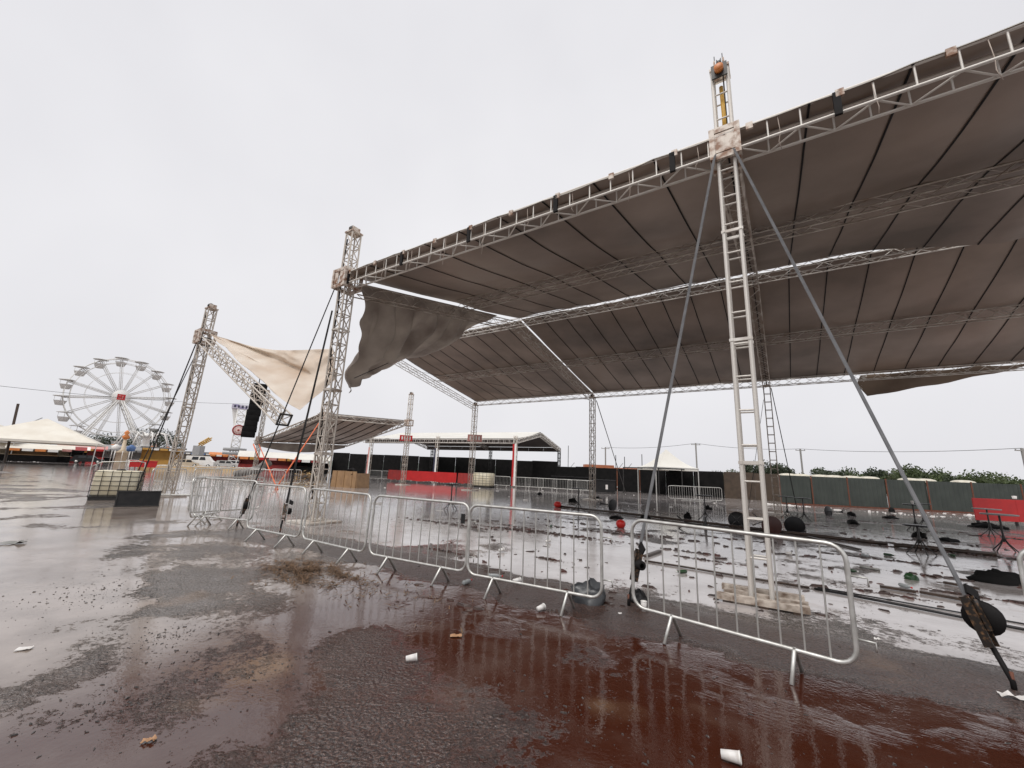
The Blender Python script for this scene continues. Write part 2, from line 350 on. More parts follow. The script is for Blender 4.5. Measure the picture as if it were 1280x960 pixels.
# ------------------------------------------------------------------ lattice towers
HW = .17
def tower(label, base, zhead, ztop, faces='xxxx', parts=True, m=alu_old, lean=Vector((0, 0, 0)), ax=u, ay=v, group='lattice towers of the stage roofs', rb=.014, rc=.027, pitch=.5, plate=True, hw=HW, sleeve=.13):
    t = thing('lattice_tower', label, 'tower', base, 0, group)
    base = Vector(base); top = base + Vector((0, 0, ztop)) + lean
    at = lambda z: base.lerp(top, z / ztop)
    if parts: truss_parts(t, at(.06), at(ztop), ax * hw, ay * hw, m, rc, rb, pitch, faces)
    else: truss_mesh(MB(), at(.06), at(ztop), ax * hw, ay * hw, rc, rb, pitch, faces).build('lattice', m, t)
    rot = Matrix((ax, ay, Vector((0, 0, 1)))).transposed()
    for z in [k for k in (2.0, 4.0, 6.0) if k < zhead - .5]:   # flanged joints between tower sections
        mb = MB()
        for a, b in ((1, 0), (-1, 0), (0, 1), (0, -1)): mb.box(at(z) + ax * hw * a + ay * hw * b, (.04 if a else 2 * hw + .08, .04 if b else 2 * hw + .08, .05), rot)
        mb.build('joint_collar', m, t)
    if zhead:
        mb = MB(); hs = hw + sleeve                              # sleeve block that carries the roof up the tower
        for dz in (-.28, .28):
            for a, b in ((1, 0), (-1, 0), (0, 1), (0, -1)): mb.box(at(zhead + dz) + ax * hs * a + ay * hs * b, (.06 if a else 2 * hs - .06, .06 if b else 2 * hs + .06, .11), rot)
        for a in (-1, 1):
            for b in (-1, 1): mb.box(at(zhead) + ax * hs * a * 1.012 + ay * hs * b * 1.012, (.09, .09, .64), rot)
        for a in (-1, 1): mb.box(at(zhead) - ay * (hs + .012) + ax * hs * .48 * a, (.20, .03, .40), rot)
        sl = mb.build('sleeve_block', rust_white, t)
        for a in (-1, 1):
            MB().lathe(at(zhead + .12) + ax * (hs - .045) * a - ay * (hs - .08), [(.001, -.025), (.05, -.025), (.05, .025), (.001, .025)], 12, axis=ay).build('roller', steel_dk, sl)
    hd = MB(); pt = at(ztop)
    hd.box(pt + Vector((0, 0, .03)), (2 * hw + .08, 2 * hw + .1, .05), rot)
    for a in (-1, 1): hd.box(pt + ax * hw * .6 * a + Vector((0, 0, .14)), (.03, .3, .2), rot)
    h_ = hd.build('head_plate', rust_white, t)
    MB().lathe(pt + Vector((0, 0, .16)) - ay * .06, [(.001, -.04), (.13, -.04), (.10, -.015), (.10, .015), (.13, .04), (.001, .04)], 16, axis=ax).build('pulley', steel_dk, h_)
    if plate:
        mb = MB(); mb.box(base + Vector((0, 0, .03)), (1.1, 1.1, .05), rot); mb.build('base_plate', alu_old, t)
    return t, at
tA, atA = tower('leaning lattice tower with the torn beige sheet tied to its head', S(-1, 0), 7.35, 8.75, lean=u * .70 - v * .05, rb=.018, rc=.03)
tB, atB = tower('lattice tower holding the left front corner of the standing roof', S(0, 0), EAVE, 9.5, rb=.017, rc=.028)
tC, atC = tower('tall ladder-like aluminium tower rising through the roof edge with yellow strap inside', S(1, 0), EAVE, 9.45, faces='zrzr', rb=.016, rc=.032, pitch=.54, plate=False, m=alu, hw=.13, sleeve=.075)
tower('lattice tower under the far corner of the roof where its edge meets the open gable', S(-1, 1), 0, EAVE - .2, parts=False, plate=True, rb=.016)
tower('slim lattice tower under the back eave, in front of the dark hoarding and bin', S(0, 1), 0, EAVE - .2, parts=False, rb=.016)
tower('far ladder-like tower under the back eave beside the green sheet fence', S(1, 1), 0, EAVE - .2, faces='zrzr', parts=False, pitch=.5, rb=.016)
# yellow hoist strap inside the top of the ladder tower
mb = MB(); mb.path([atC(7.9) - v * .02, atC(8.5) - v * .03 + u * .01, atC(9.15) - v * .02], .036, 8); mb.build('hoist_strap', yellow_web, tC)
mb = MB(); mb.path([atC(8.3) + u * .05, atC(9.4) + u * .05], .012, 6); mb.build('hoist_chain', steel_dk, tC)
for a in (-.08, .06): bar('antenna_rod', atC(9.45) + u * a, atC(9.45) + u * a + Vector((0, 0, .5)), .008, steel_dk, tC)
mb = MB(); pc = atC(9.35) - v * .215; mb.box(pc, (.27, .03, .30), Matrix((u, v, Vector((0, 0, 1)))).transposed()); mb.build('motor_plate', steel_dk, tC)
MB().lathe(pc - v * .06, [(.001, -.06), (.06, -.06), (.08, -.04), (.08, .05), (.001, .05)], 18, axis=v).build('motor_drum', orange_paint, tC)
# stack of boards and pallet the ladder tower stands on
rotS = Matrix((u, v, Vector((0, 0, 1)))).transposed()
pl = thing('timber_pallet', 'white weathered pallet of boards under the ladder-like tower', 'pallet', S(1, 0), 0)
for k, (dx, dy, z, sx_, sy_, sz_, a) in enumerate(((0, -.34, .07, 1.12, .13, .08, .03), (.03, -.05, .075, 1.05, .10, .07, -.04), (-.02, .30, .07, 1.08, .12, .08, .03))):
    MB().box(S(1, 0) + u * dx + v * dy + Vector((0, 0, z)), (sx_, sy_, sz_), rotS @ Matrix.Rotation(a, 3, 'Z')).build('board', mat('weathered_white_wood', (.56, .49, .42), (.14, .09, .06), .55, 0, 9), pl)
for dx in (-.42, .03, .43): MB().box(S(1, 0) + u * dx + Vector((0, 0, .014)), (.12, .8, .028), rotS).build('bearer', wood_dk, pl)

# ------------------------------------------------------------------ main roof
roof = thing('stage_roof', 'large dark stage roof of grey fabric on aluminium trusses', 'stage roof', S(0, .5, 0))
Z = Vector((0, 0, 1)); TH = .19
def beam(name, p0, p1, side, m, parts=False, faces='zzzz', pitch=.5, rc=.024, rb=.012):
    d = (p1 - p0).normalized(); a = side * TH; b = d.cross(side).normalized() * TH
    if b.z < 0: b = -b
    if parts:
        e = bpy.data.objects.new(name, None); col.objects.link(e); e.parent = roof; ROOTLOC[e.name] = ROOTLOC[roof.name]
        truss_parts(e, p0, p1, a, b, m, rc, rb, pitch, faces); return e
    return truss_mesh(MB(), p0, p1, a, b, rc, rb, pitch, faces).build(name, m, roof)
FE0, FE1 = .025, 2.05
# corners order: a+b, a-b, -a-b, -a+b -> faces: +side, bottom, -side, top ; side=-v so face 0 is the front
beam('front_eave_truss', S(FE0, 0, EAVE - .02), S(FE1, 0, EAVE - .02), -v, alu, parts=True, faces='rzrn', pitch=.47, rc=.026, rb=.016)
beam('ridge_truss', S(-1, .5, RIDGE - .02), S(2.05, .5, RIDGE - .02), v, alu)
beam('back_eave_truss', S(-1, 1, EAVE - .02), S(2.05, 1, EAVE - .02), v, alu)
slope = lambda j: EAVE + (RIDGE - EAVE) * (1 - abs(j - .5) * 2)
beam('purlin_truss', S(.02, .25, slope(.25) - .02), S(2.05, .25, slope(.25) - .02), v, alu_old)
beam('purlin_truss', S(-1, .75, slope(.75) - .02), S(2.05, .75, slope(.75) - .02), v, alu_old)
for i, lo in ((0, .012), (1, .012), (2, .012)):
    beam('rafter_truss', S(i, lo, slope(lo) - .27), S(i, .49, slope(.49) - .27), u, alu_old)
    beam('rafter_truss', S(i, .51, slope(.51) - .27), S(i, .99, slope(.99) - .27), u, alu_old)
beam('rafter_truss', S(-1, .5, slope(.5) - .42), S(-1, .99, slope(.99) - .42), u, alu)
# fabric
def roofpt(i, j, drop=0.0):
    q = abs(j - .5) * 2                                       # 1 at eave, 0 at ridge
    z = EAVE + .21 + (RIDGE - EAVE + .04) * (1 - q)
    sg = math.sin(math.pi * ((1 - q) * 2 % 1.0))
    z -= .06 * max(0, sg) * (1 + 1.0 * nz(i * 2.1, j * 4, 2))
    z += .07 * nz(i * 3.3, j * 6, 5) + .025 * nz(i * 14, j * 16, 8)
    if j < .5 and i > 1.25:                                    # front sheet has slipped over the ridge on the right
        w = min(1, (i - 1.25) / .35); z -= w * .55 * max(0, (j - .28) / .22) ** 1.5 * (1 + .4 * math.sin(i * 9))
    return S(i, j, z - drop)
NP = 9
def panels(i0, i1, j0, j1, na=5, nb=15):
    n = round((i1 - i0) * NP)
    for k in range(n):
        a, b = i0 + k / NP, i0 + (k + 1) / NP
        for g0 in (0, 1):                                      # slits of daylight along the frame line of the left corner tower
            if abs(a - g0) < 1e-6 and g0 == 0: a += (-.004 if j0 < .5 else .005)
            if abs(b - g0) < 1e-6 and g0 == 0: b -= (.010 if j0 < .5 else .005)
        jj0, jj1 = j0, j1
        if j0 < .5 and a < 1.28: jj1 = .492
        if j0 >= .5 and a < 1.28 and a > -.05: jj0 = .5055
        pts = []
        for x in range(na + 1):
            fx = x / na; i = a + (b - a) * fx
            pts.append([roofpt(i, jj0 + (jj1 - jj0) * y / nb) - Z * (.022 * math.sin(math.pi * fx)) for y in range(nb + 1)])
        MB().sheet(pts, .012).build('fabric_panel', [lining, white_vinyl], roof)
    for k in range(n + 1):
        i = i0 + k / NP; off = 0.0
        if abs(i) < 1e-6: continue
        w = .017 / BAY
        pts = [[roofpt(i + dx, j0 + (j1 - j0) * y / 24) - Z * .022 for y in range(25)] for dx in (-w, w)]
        MB().sheet(pts, .008).build('seam_strap', [black_web, black_web], roof)
panels(0, 2, -.0108, .492)
panels(-1, 2, .508, 1.006)
# clamps and tie cords along the front edge
for k in range(18):
    i = k / NP + .035; p = S(i, 0, EAVE + .13) - v * (TH + .03)
    MB().box(p, (.11, .05, .13), rotS).build('clamp', rust_white, roof)
    q = S(i + .03 + .01 * rnd.random(), 0, EAVE - .2) - v * (TH + .012); l = rnd.uniform(.15, .55)
    MB().path([q + Z * .36, q + u * .02, q + u * rnd.uniform(-.05, .06) - Z * l * .5, q + u * rnd.uniform(-.06, .06) - Z * l], .006, 5).build('tie_cord', mat('cord', (.5, .42, .36), (.3, .24, .2), .7), roof)
    if k % 2 == 0: MB().box(S(i - .004, 0, EAVE - .05) - v * (TH + .03), (.10, .05, .42), rotS).build('edge_strap', black_web, roof)
# torn flap under the back eave on the right
pts = []
for x in range(17):
    fx = x / 16; i = 1.40 + .58 * fx; h = (1.25 * (1 - fx) ** .8) * (1 if x else .35)
    pts.append([S(i - .02 * y / 6, 1.012 + .004 * math.sin(x) + .010 * y / 6, EAVE + .12 - h * y / 6 + .03 * math.sin(x * 1.3 + y)) for y in range(7)])
tag(MB().sheet(pts, .01).build('torn_flap', [mat('brown_lining', (.27, .20, .145), (.17, .12, .085), .5, 0, .8, transl=.15), white_vinyl], roof), 'brown torn flap hanging below the back eave')

# sheet that still hangs from the ridge and frame beside the left corner tower
def patch(c00, c10, c01, c11, na, nb, seed=0):
    P = []
    for a in range(na + 1):
        s_ = a / na; row = []
        for b in range(nb + 1):
            t_ = b / nb; p = c00 * (1 - s_) * (1 - t_) + c10 * s_ * (1 - t_) + c01 * (1 - s_) * t_ + c11 * s_ * t_
            ph = s_ * 46 + 5 * nz(s_ * 3, t_ * 2, seed) + 2.2 * nz(s_ * 9, t_ * 3, seed + 2)
            ed = min(1, 4 * t_) * (1 - .55 * t_)
            w = ((.26 + .16 * s_) * math.sin(ph) + .16 * math.sin(ph * .43 + 1.7) + .25 * nz(s_ * 5, t_ * 5, seed + 7)) * ed
            sag = (1.1 * math.sin(math.pi * s_) + .35 * math.sin(3 * math.pi * s_)) * math.sin(math.pi * t_ ** .8)
            p = p + (v * .8 + u * .6) * w - Z * (sag - .10 * math.cos(ph) * ed)
            row.append(p)
        P.append(row)
    return P
P = patch(S(0, .40, slope(.40) + .10), S(-.006, .022, EAVE + .15), S(-.72, .5, RIDGE - .25), S(-.26, .11, 4.6), 110, 40, 11)
fd = MB().sheet(P, .01); dr = fd.build('hanging_sheet', [drape_grey, drape_grey], None, S(0, .3, 4))
tag(dr, 'crumpled grey roof sheet hanging loose beside the corner tower', 'fabric sheet')
# torn beige sheet from the leaning tower
P = []
cA, cT, cR1, cR2 = atA(7.5) + u * .35, S(-.195, .02, 3.55), S(-.33, .10, 6.5), S(-.30, .10, 5.2)
for a in range(61):
    s_ = a / 60; top_ = cA.lerp(cR1, s_) - Z * (.35 * math.sin(math.pi * s_)) + v * .3 * math.sin(math.pi * s_)
    if s_ < .75:
        bot = cA.lerp(cT, s_ / .75) - Z * .12 * math.sin(math.pi * s_ / .75) + v * .12
    else:
        bot = cT.lerp(cR2, (s_ - .75) / .25) + v * .12
    row = []
    for b in range(41):
        t_ = b / 40; p = top_.lerp(bot, t_)
        fold = (.34 * math.sin(6.5 * t_ - 3.6 * s_ + 1) + .10 * math.sin(17 * t_ - 9 * s_)) * math.sin(math.pi * s_) + .12 * nz(s_ * 5, t_ * 7, 21) + .07 * nz(s_ * 14, t_ * 9, 5)
        row.append(p + v * fold + Z * .10 * fold)
    P.append(row)
tag(MB().sheet(P, .008).build('torn_sheet', [beige_tarp, beige_tarp], None, S(-.6, .05, 5)), 'torn beige tarpaulin stretched from the leaning tower above the hanging truss', 'tarpaulin')
# broken front truss hanging from the leaning tower
hb = thing('broken_truss', 'broken truss beam hanging diagonally off the leaning tower', 'truss', S(-.875, -.012, 6.93))
p0, p1 = S(-.875, -.012, 6.95), S(-.184, -.012, 3.1); dd = (p1 - p0).normalized()
truss_parts(hb, p0, p1, -v * .19, dd.cross(-v).normalized() * .19, alu_old, .027, .017, .5, 'xzxz', 6, 5)
for q in (p0, p1):
    mb = MB(); rr = Matrix((dd, v, dd.cross(v))).transposed()
    for a, b in ((1, 0), (-1, 0), (0, 1), (0, -1)): mb.box(q + v * .19 * a + dd.cross(v) * .19 * b, (.05, .05 if a else .43, .05 if b else .43), rr)
    mb.build('end_frame', steel_dk, hb)

# ------------------------------------------------------------------ guy straps
def guy(label, p0, p1, r=.028, ratchet=True, m=grey_web, coil=.14):
    p0, p1 = Vector(p0), Vector(p1); d = (p1 - p0).normalized(); t = thing('guy_strap', label, 'strap', p1, 0, 'guy straps of the stage roof')
    side = d.cross(Z).normalized(); nn = side.cross(d).normalized()
    e = p1 - d * (.75 if ratchet else .05); rot = Matrix((side, nn, d)).transposed()
    mid = (p0 + e) / 2; mb = MB(); mb.box(mid, (r * 2, .012, (e - p0).length), rot); mb.build('webbing', m, t)
    if ratchet:
        q = e + d * .22
        mb = MB()
        for a in (-1, 1): mb.box(q + side * .045 * a, (.012, .075, .42), rot)
        for k in (-.17, 0, .15): mb.tube(q + d * k - side * .05, q + d * k + side * .05, .016, 8)
        mb.box(q + nn * .05 - d * .05, (.06, .016, .26), rot); mb.build('ratchet', mat('rusty_ratchet', (.03, .024, .02), (.22, .12, .06), .4, .4, 30, thr=(.5, .7)), t)
        mb = MB(); mb.path([q + d * .2, p1 - Z * .0 + Z * .06, p1 - Z * .02], .022, 6); mb.build('anchor_tail', black_web, t)
        mb = MB()                                            # coil of spare webbing
        c = q + side * -.10 - d * .02
        mb.lathe(c, [(.03, -.045), (coil, -.045), (coil * 1.1, 0), (coil, .045), (.03, .045)], 18, axis=side); mb.build('webbing_coil', black_web, t)
        mb = MB(); mb.box(q - d * .24 - side * .09 + nn * .02, (.16, .02, .09), rot @ Matrix.Rotation(.5, 3, 'Y')); mb.build('strap_end', black_web, t)
        MB().path([p1 + Z * .14, p1 - Z * .03], .016, 6).build('anchor_pin', rust, t)
    return t
guy('grey guy strap from the ladder tower ending in a rusty ratchet on bare mud', S(1.012, -.012, EAVE - .25), G(1268, 862), .034)
guy('grey guy strap from the ladder tower to the ground between two barriers', S(.985, -.012, EAVE - .25), G(786, 757), .034, coil=.06)
guy('black guy strap from the corner tower ending at the end of the front barrier row', S(-.03, -.01, EAVE - .3), G(296, 658), .03, m=black_web, coil=.09)
guy('black guy strap from the corner tower into the front barrier row', S(-.01, -.015, 6.6), G(349, 668), .026, m=black_web, coil=.07)
guy('thin black guy strap from the leaning tower to the ground behind the tank', atA(7.1) - u * .3, PR(168, 23.5), .035, False, black_web)
guy('second thin strap from the leaning tower running beside the first', atA(7.0) - u * .3 - v * .2, PR(178, 22), .025, False, black_web)
guy('thin guy wire from the back eave to the ground by the white tent', S(.02, 1.01, EAVE - .4), PR(782, 47), .03, False, steel_dk)
guy('thin guy wire from the far ladder tower to the green fence', S(1.02, 1.01, EAVE - .3), G(997, 640), .022, False, black_web)
guy('thin guy wire left of the far ladder tower', S(.98, 1.01, EAVE - 1.0), G(935, 640), .018, False, black_web)
guy('slack black cable across the inside of the roof', S(-.98, .62, 8.9), S(.0, .98, 7.3), .02, False, black_web)
guy('black cable from the hanging sheet across to the corner tower', S(-.55, .46, 9.2), S(-.02, .04, 4.6), .02, False, black_web)

# ------------------------------------------------------------------ crowd barriers
def make_barrier(m=galv, nbar=10, full=True):
    t = thing('crowd_barrier', 'x', 'barrier')
    MB().path(rectpath(-1.01, 1.01, .23, 1.20, .14), .0205, 8, closed=True).build('frame', m, t)
    for k in range(nbar):
        x = -1.01 + 2.02 * (k + 1) / (nbar + 1); bar('bar', (x, 0, .23), (x, 0, 1.20), .0085, m, t, 6)
    for x in (-.56, .56):
        for s in (-1, 1): MB().path([(x, .0, .235), (x, s * .02, .225), (x + .01 * s, s * .20, .0)], .019, 6).build('leg', m, t)
    for z in (.45, .95): MB().path([(1.03, 0, z), (1.14, .0, z), (1.14, 0, z - .07)], .009, 6).build('hook', m, t)
    return t
def make_barrier_lite(m):
    t = thing('crowd_barrier', 'x', 'barrier')
    MB().path(rectpath(-1.01, 1.01, .23, 1.20, .14, k=3), .024, 5, closed=True).build('frame', m, t)
    for k in range(11):
        x = -1.01 + 2.02 * (k + 1) / 12; bar('bar', (x, 0, .23), (x, 0, 1.20), .011, m, t, 4)
    for x in (-.56, .56):
        for s in (-1, 1): MB().path([(x, .0, .23), (x, s * .20, .0)], .019, 4).build('leg', m, t)
    return t
bar0 = make_barrier(); used0 = [False]; lite0 = make_barrier_lite(galv); used1 = [False]
def place(src, used, c, ang, label, group, tilt=(0, 0), z=0):
    if tilt == (0, 0): tilt = (rnd.uniform(-.03, .03), rnd.uniform(-.006, .006))
    o = src if not used[0] else copy_tree(src); used[0] = True
    o.location = (c[0], c[1], z); o.rotation_euler = (tilt[0], tilt[1], ang); tag(o, label, 'barrier', group); return o
ROW = 'crowd barriers in the front row'
LROW = 'galvanised crowd barrier standing in the front row between the gap and the row end'
def by_feet(p, q, label, group=ROW, tilt=(0, 0)):
    a, b = G(*p), G(*q); m_ = (a + b) / 2; d = b - a; ang = math.atan2(d.y, d.x); n = Vector((-d.y, d.x, 0)).normalized()
    m_ = m_ + n * .20; place(bar0, used0, m_, ang, label, group, tilt)
by_feet((831, 806), (992, 857), 'crowd barrier standing alone past the gap, before the ladder-like tower', ROW)
by_feet((605, 749), (703, 771), 'crowd barrier at the gap with a dark bag slumped behind its leg')
by_feet((471, 718), (540, 733), 'crowd barrier with a pale puddle at its feet, next to the gap barrier'); by_feet((376, 693), (423, 706), 'crowd barrier before the corner tower base with straw in front of it'); by_feet((308, 677), (342, 685), 'crowd barrier between the two black strap ratchets')
a = G(1276, 790); place(bar0, used0, Vector((4.33, 4.02, 0)) + Vector((.80, -.62, 0)) * 1.40 + Vector((.28, .36, 0)), -.66, 'white crowd barrier beside the strap anchor, mostly out of view', ROW)
def by_ends(p, q, label, group, src=bar0, used=used0, tilt=(0, 0)):
    a, b = G(*p), G(*q); m_ = (a + b) / 2; d = b - a; place(src, used, m_, math.atan2(d.y, d.x), label, group, tilt)
KINK = 'crowd barriers turned back at the row end'
by_ends((232, 662), (277, 648), 'crowd barrier skewed across the row end, leaning on another', KINK, tilt=(R(-6), R(2)))
by_ends((246, 656), (303, 662), 'crowd barrier closing the row end beside the strap ratchet', KINK)
by_ends((252, 650), (306, 646), 'crowd barrier overlapping behind the skewed one at the row end', KINK, tilt=(R(4), 0))
BK = 'crowd barriers behind the leaning tower'; LBK = 'crowd barrier in the loose rows behind the leaning tower'
for p, q in (((178, 622), (232, 618)), ((232, 616), (278, 613)), ((268, 611), (310, 611)), ((310, 611), (352, 612)), ((190, 606), (240, 607)), ((240, 606), (286, 607)), ((290, 605), (330, 606)), ((335, 607), (375, 608))):
    by_ends(p, q, LBK, BK, lite0, used1)
place(lite0, used1, G(218, 626), .3, 'crowd barrier fallen flat at the foot of the leaning tower', BK, (R(84), 0), .2)
FR = 'far crowd barriers in front of the black hoarding'
LFR = 'far crowd barrier standing before the black hoarding'
for x, r in ((470, 56), (486, 55), (628, 47.5), (652, 46.5), (668, 46), (684, 45.5), (703, 44.5), (722, 44), (733, 43.7)):
    place(lite0, used1, PR(x, r), YAW * .55 + rnd.uniform(-.15, .15), LFR, FR)
LFR2 = 'far crowd barrier near the white pointed tent'
for x, r, t_ in ((852, 36, 0), (884, 36.5, 0), (866, 34, 1)): place(lite0, used1, PR(x, r), -.15 + rnd.uniform(-.1, .1), LFR2 if not t_ else 'crowd barrier lying flat in front of the pointed tent', FR, (R(80) * t_, 0), .15 * t_)
# red sheets on the far barriers
for x0, x1, r0, r1, m, lb in ((486, 503, 54, 53.4, red_dull, 'dull red mesh sheet on a barrier behind the far tower'), (503, 571, 53, 49, red_paint, 'long bright red banner sheet in front of the black hoarding'), (573, 592, 48.8, 48, red_dull, 'dull red mesh sheet beside the long red banner')):
    a, b = PR(x0, r0), PR(x1, r1); P = []
    n = v * -1
    for k in range(17):
        p = a.lerp(b, k / 16); P.append([p + n * .03 * math.sin(k * 1.7 + q) + Z * (.22 + 1.15 * q / 4 + .04 * math.sin(k * .9) * (q == 0) ) for q in range(5)])
    tag(MB().sheet(P, .008).build('banner_sheet', [m, m], None, (a + b) / 2), lb, 'banner')

# ------------------------------------------------------------------ collapsed side stage behind the corner tower
cb, cc_, cd_, ca = Vector((-18.6, 39.6, 6.5)), Vector((-11.0, 42.2, 6.4)), Vector((-21.0, 53.0, 4.3)), Vector((-32.7, 53.0, 4.2))
side = thing('side_stage_roof', 'dark sagging roof of the smaller stage behind the corner tower', 'stage roof', (-20, 46, 0))
for k in range(8):
    P = []
    for x in range(4):
        f = (k + x / 3) / 8; p, q = cb.lerp(cc_, f), ca.lerp(cd_, f)
        P.append([p.lerp(q, y / 12) - Z * (.35 * math.sin(math.pi * y / 12) + .05 * math.sin(math.pi * x / 3)) for y in range(13)])
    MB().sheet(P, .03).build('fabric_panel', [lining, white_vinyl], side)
    p, q = cb.lerp(cc_, k / 8), ca.lerp(cd_, k / 8)
    MB().path([p.lerp(q, y / 12) - Z * (.35 * math.sin(math.pi * y / 12) + .03) for y in range(13)], .035, 5).build('seam_strap', black_web, side)
truss_mesh(MB(), cb - Z * .25, cc_ - Z * .25, v * .2, Z * .2, .04, .02, .6).build('front_truss', alu_old, side)
truss_mesh(MB(), cc_ - Z * .3, cd_ - Z * .1, u * .2, Z * .2, .04, .022, .6).build('side_truss', alu, side)
truss_mesh(MB(), cb - Z * .3, ca - Z * .1, u * .2, Z * .2, .04, .022, .6).build('side_truss', alu_old, side)
P = [[ca.lerp(cd_, k / 16) + Z * (-.1 - (.35 + .75 * math.sin(math.pi * k / 16)) * y / 5) + v * .12 * math.sin(k * 1.3 + y * .4) for y in range(6)] for k in range(17)]
MB().sheet(P, .01).build('valance', [drape_grey, drape_grey], side)
P = [[cb.lerp(cc_, k / 10) + Z * (.12 - .3 * y) - v * .03 for y in range(2)] for k in range(11)]
MB().sheet(P, .02).build('edge_flap', [mat('grey_edge', (.30, .27, .25), (.22, .2, .18), .5), white_vinyl], side)
T1 = G(503.5, 606); tower('plain lattice tower at the raised corner of the smaller stage roof', T1, 6.3, 9.3, parts=False, rb=.022, rc=.035)
tower('lattice tower at the sunken end of the smaller stage, beside the hung loudspeakers', PR(320, 60), 4.4, 10.4, parts=False, rb=.026, rc=.04)
tower('lattice tower half hidden by the corner tower, holding the smaller stage roof', PR(399, 42.5), 6.2, 7.3, parts=False, rb=.022, rc=.035)
# hanging line array in its cover
pa = PR(316.5, 59, y=520); sp = thing('loudspeaker_column', 'tall black covered loudspeaker column hanging beside the sunken stage tower', 'loudspeaker', (pa.x, pa.y, 4.4))
sr = Vector((pa.y, -pa.x, 0)).normalized(); sf = Vector((-pa.x, -pa.y, 0)).normalized()
for k in range(10):
    z0 = zat(317, 547, pa) + k * .66; w = .72 + .04 * math.sin(k * 2.1); off = sr * (.13 * (k - 4)) * .35
    P = []
    for zz, sc in ((0, .975), (.04, 1), (.33, 1.01), (.62, 1), (.66, .975)):
        P.append([pa + off + sr * (w * sc * a) + sf * (.55 * sc * b) + Z * (z0 + zz) for a, b in ((-1, -1), (-.6, -1.1), (.6, -1.1), (1, -1), (1, 1), (.6, 1.1), (-.6, 1.1), (-1, 1), (-1, -1))])
    MB().grid(P, True).build('cabinet', black_fab, sp)
MB().tube(pa + Z * (zat(317, 547, pa) + 6.6), pa + Z * (zat(317, 547, pa) + 8.2), .05, 6).build('hoist_chain', steel_dk, sp)
# orange straps of the smaller stage
def strap(name, label, pts, r, m, group=None, cat='strap'):
    o = MB().path(pts, r, 6).build(name, m, None, pts[-1]); return tag(o, label, cat, group)
og = 'orange straps of the smaller stage'
ob = G(344, 612)
strap('orange_strap', 'orange strap running from the half hidden tower down to the barriers', [PR(398, 42, 6.4), ob], .05, orange_web, og)
strap('orange_strap', 'orange strap from the sunken tower down to the barriers', [PR(320, 58, zat(316, 555, PR(320, 58))), ob + u * .3], .05, orange_web, og)
strap('orange_strap', 'short orange strap beside the sunken tower', [PR(313, 57, zat(313, 555, PR(313, 57))), PR(324, 56, zat(324, 575, PR(324, 56)))], .06, orange_web, og)

# ------------------------------------------------------------------ white roofed hall behind
ud = Vector((-.888, .459, 0)); vd = Vector((.459, .888, 0))
H0 = PR(643, 49.5); HE, HA = 5.35, 6.9
wh = thing('market_hall', 'long white gabled event roof on trusses behind the red banner', 'event roof', H0)
LEN, DEPTH = 25.0, 15.0
for k in range(12):
    for sgn in (0, 1):
        P = []
        for x in range(3):
            a = H0 + ud * (LEN * (k + x / 2) / 12)
            rw = []
            for y in range(7):
                f = y / 6; d_ = DEPTH / 2 * f if sgn == 0 else DEPTH - DEPTH / 2 * f
                rw.append(a + vd * d_ + Z * (HE + .35 + (HA - HE) * f - .12 * math.sin(math.pi * f)))
            P.append(rw if sgn == 0 else list(reversed(rw)))
        P = list(reversed(P))
        MB().sheet(P, .02).build('fabric_panel', [lining_dk, white_vinyl], wh)
truss_mesh(MB(), H0 + Z * HE, H0 + ud * LEN + Z * HE, vd * .22, Z * .22, .045, .03, .75, 'rrrr').build('eave_truss', alu, wh)
truss_mesh(MB(), H0 + Z * HE + vd * DEPTH, H0 + ud * LEN + Z * HE + vd * DEPTH, vd * .22, Z * .22, .045, .03, .75, 'rrrr').build('eave_truss', alu_old, wh)
for q in (0, LEN / 2, LEN):
    for a, b in ((0, .5), (1, .5)):
        pA, pB = H0 + ud * q + vd * DEPTH * a + Z * HE, H0 + ud * q + vd * DEPTH * .5 + Z * (HA + .0)
        truss_mesh(MB(), pA, pB, ud * .22, Z * .22, .045, .03, .7, 'xrxr').build('gable_truss', alu, wh)
for k, (q, m1, m2) in enumerate(((0, red_paint, white_paint), (11.6, navy, white_paint), (23.5, pink, white_paint))):
    c = H0 + ud * q
    truss_mesh(MB(), c, c + Z * (HE + .7), ud * .17, vd * .17, .05, .025, .55, 'zzzz').build('column', alu_old, wh)
    for f in (-1, 1):
        mb = MB(); mb.box(c + ud * .13 * f - vd * .21 + Z * (2.3 if k else 2.6), (.24, .02, 4.2 if k else 4.9), Matrix((ud, vd, Z)).transposed())
        mb.build('column_banner', m1 if f > 0 else m2, wh)
for q in (0, 12, 24):
    c = H0 + ud * q + vd * DEPTH; truss_mesh(MB(), c, c + Z * (HE + .2), ud * .17, vd * .17, .05, .025, .55).build('column', steel_dk, wh)
for x, w in ((504, 1.35), (591, 1.3)):
    p = PR(x, 46.5 if x < 550 else 37.6); zz = zat(x, 547.5, p); rr = Matrix((Vector((p.y, -p.x, 0)).normalized(), Vector((p.x, p.y, 0)).normalized(), Z)).transposed()
    sg = thing('red_sign', 'small red and white sign board fixed on the %s tower' % ('smaller stage' if x < 550 else 'far roof corner'), 'sign', p + Z * zz)
    MB().box(p + Z * zz, (w, .08, .62), rr).build('board', red_paint if x < 550 else pink, sg)
    for k in range(4): MB().box(p + Z * zz + rr @ Vector(((k - 1.5) * w * .2, -.055, 0)), (w * .11, .02, .34), rr).build('white_mark', white_paint, sg)
for q in (.26, DEPTH - .26):
    for k in range(10): MB().box(H0 + ud * LEN * (k + .5) / 10 + vd * q + Z * (HE - .02), (LEN / 10 - .03, .03, .62), Matrix((ud, vd, Z)).transposed()).build('eave_skirt', lining_dk, wh)
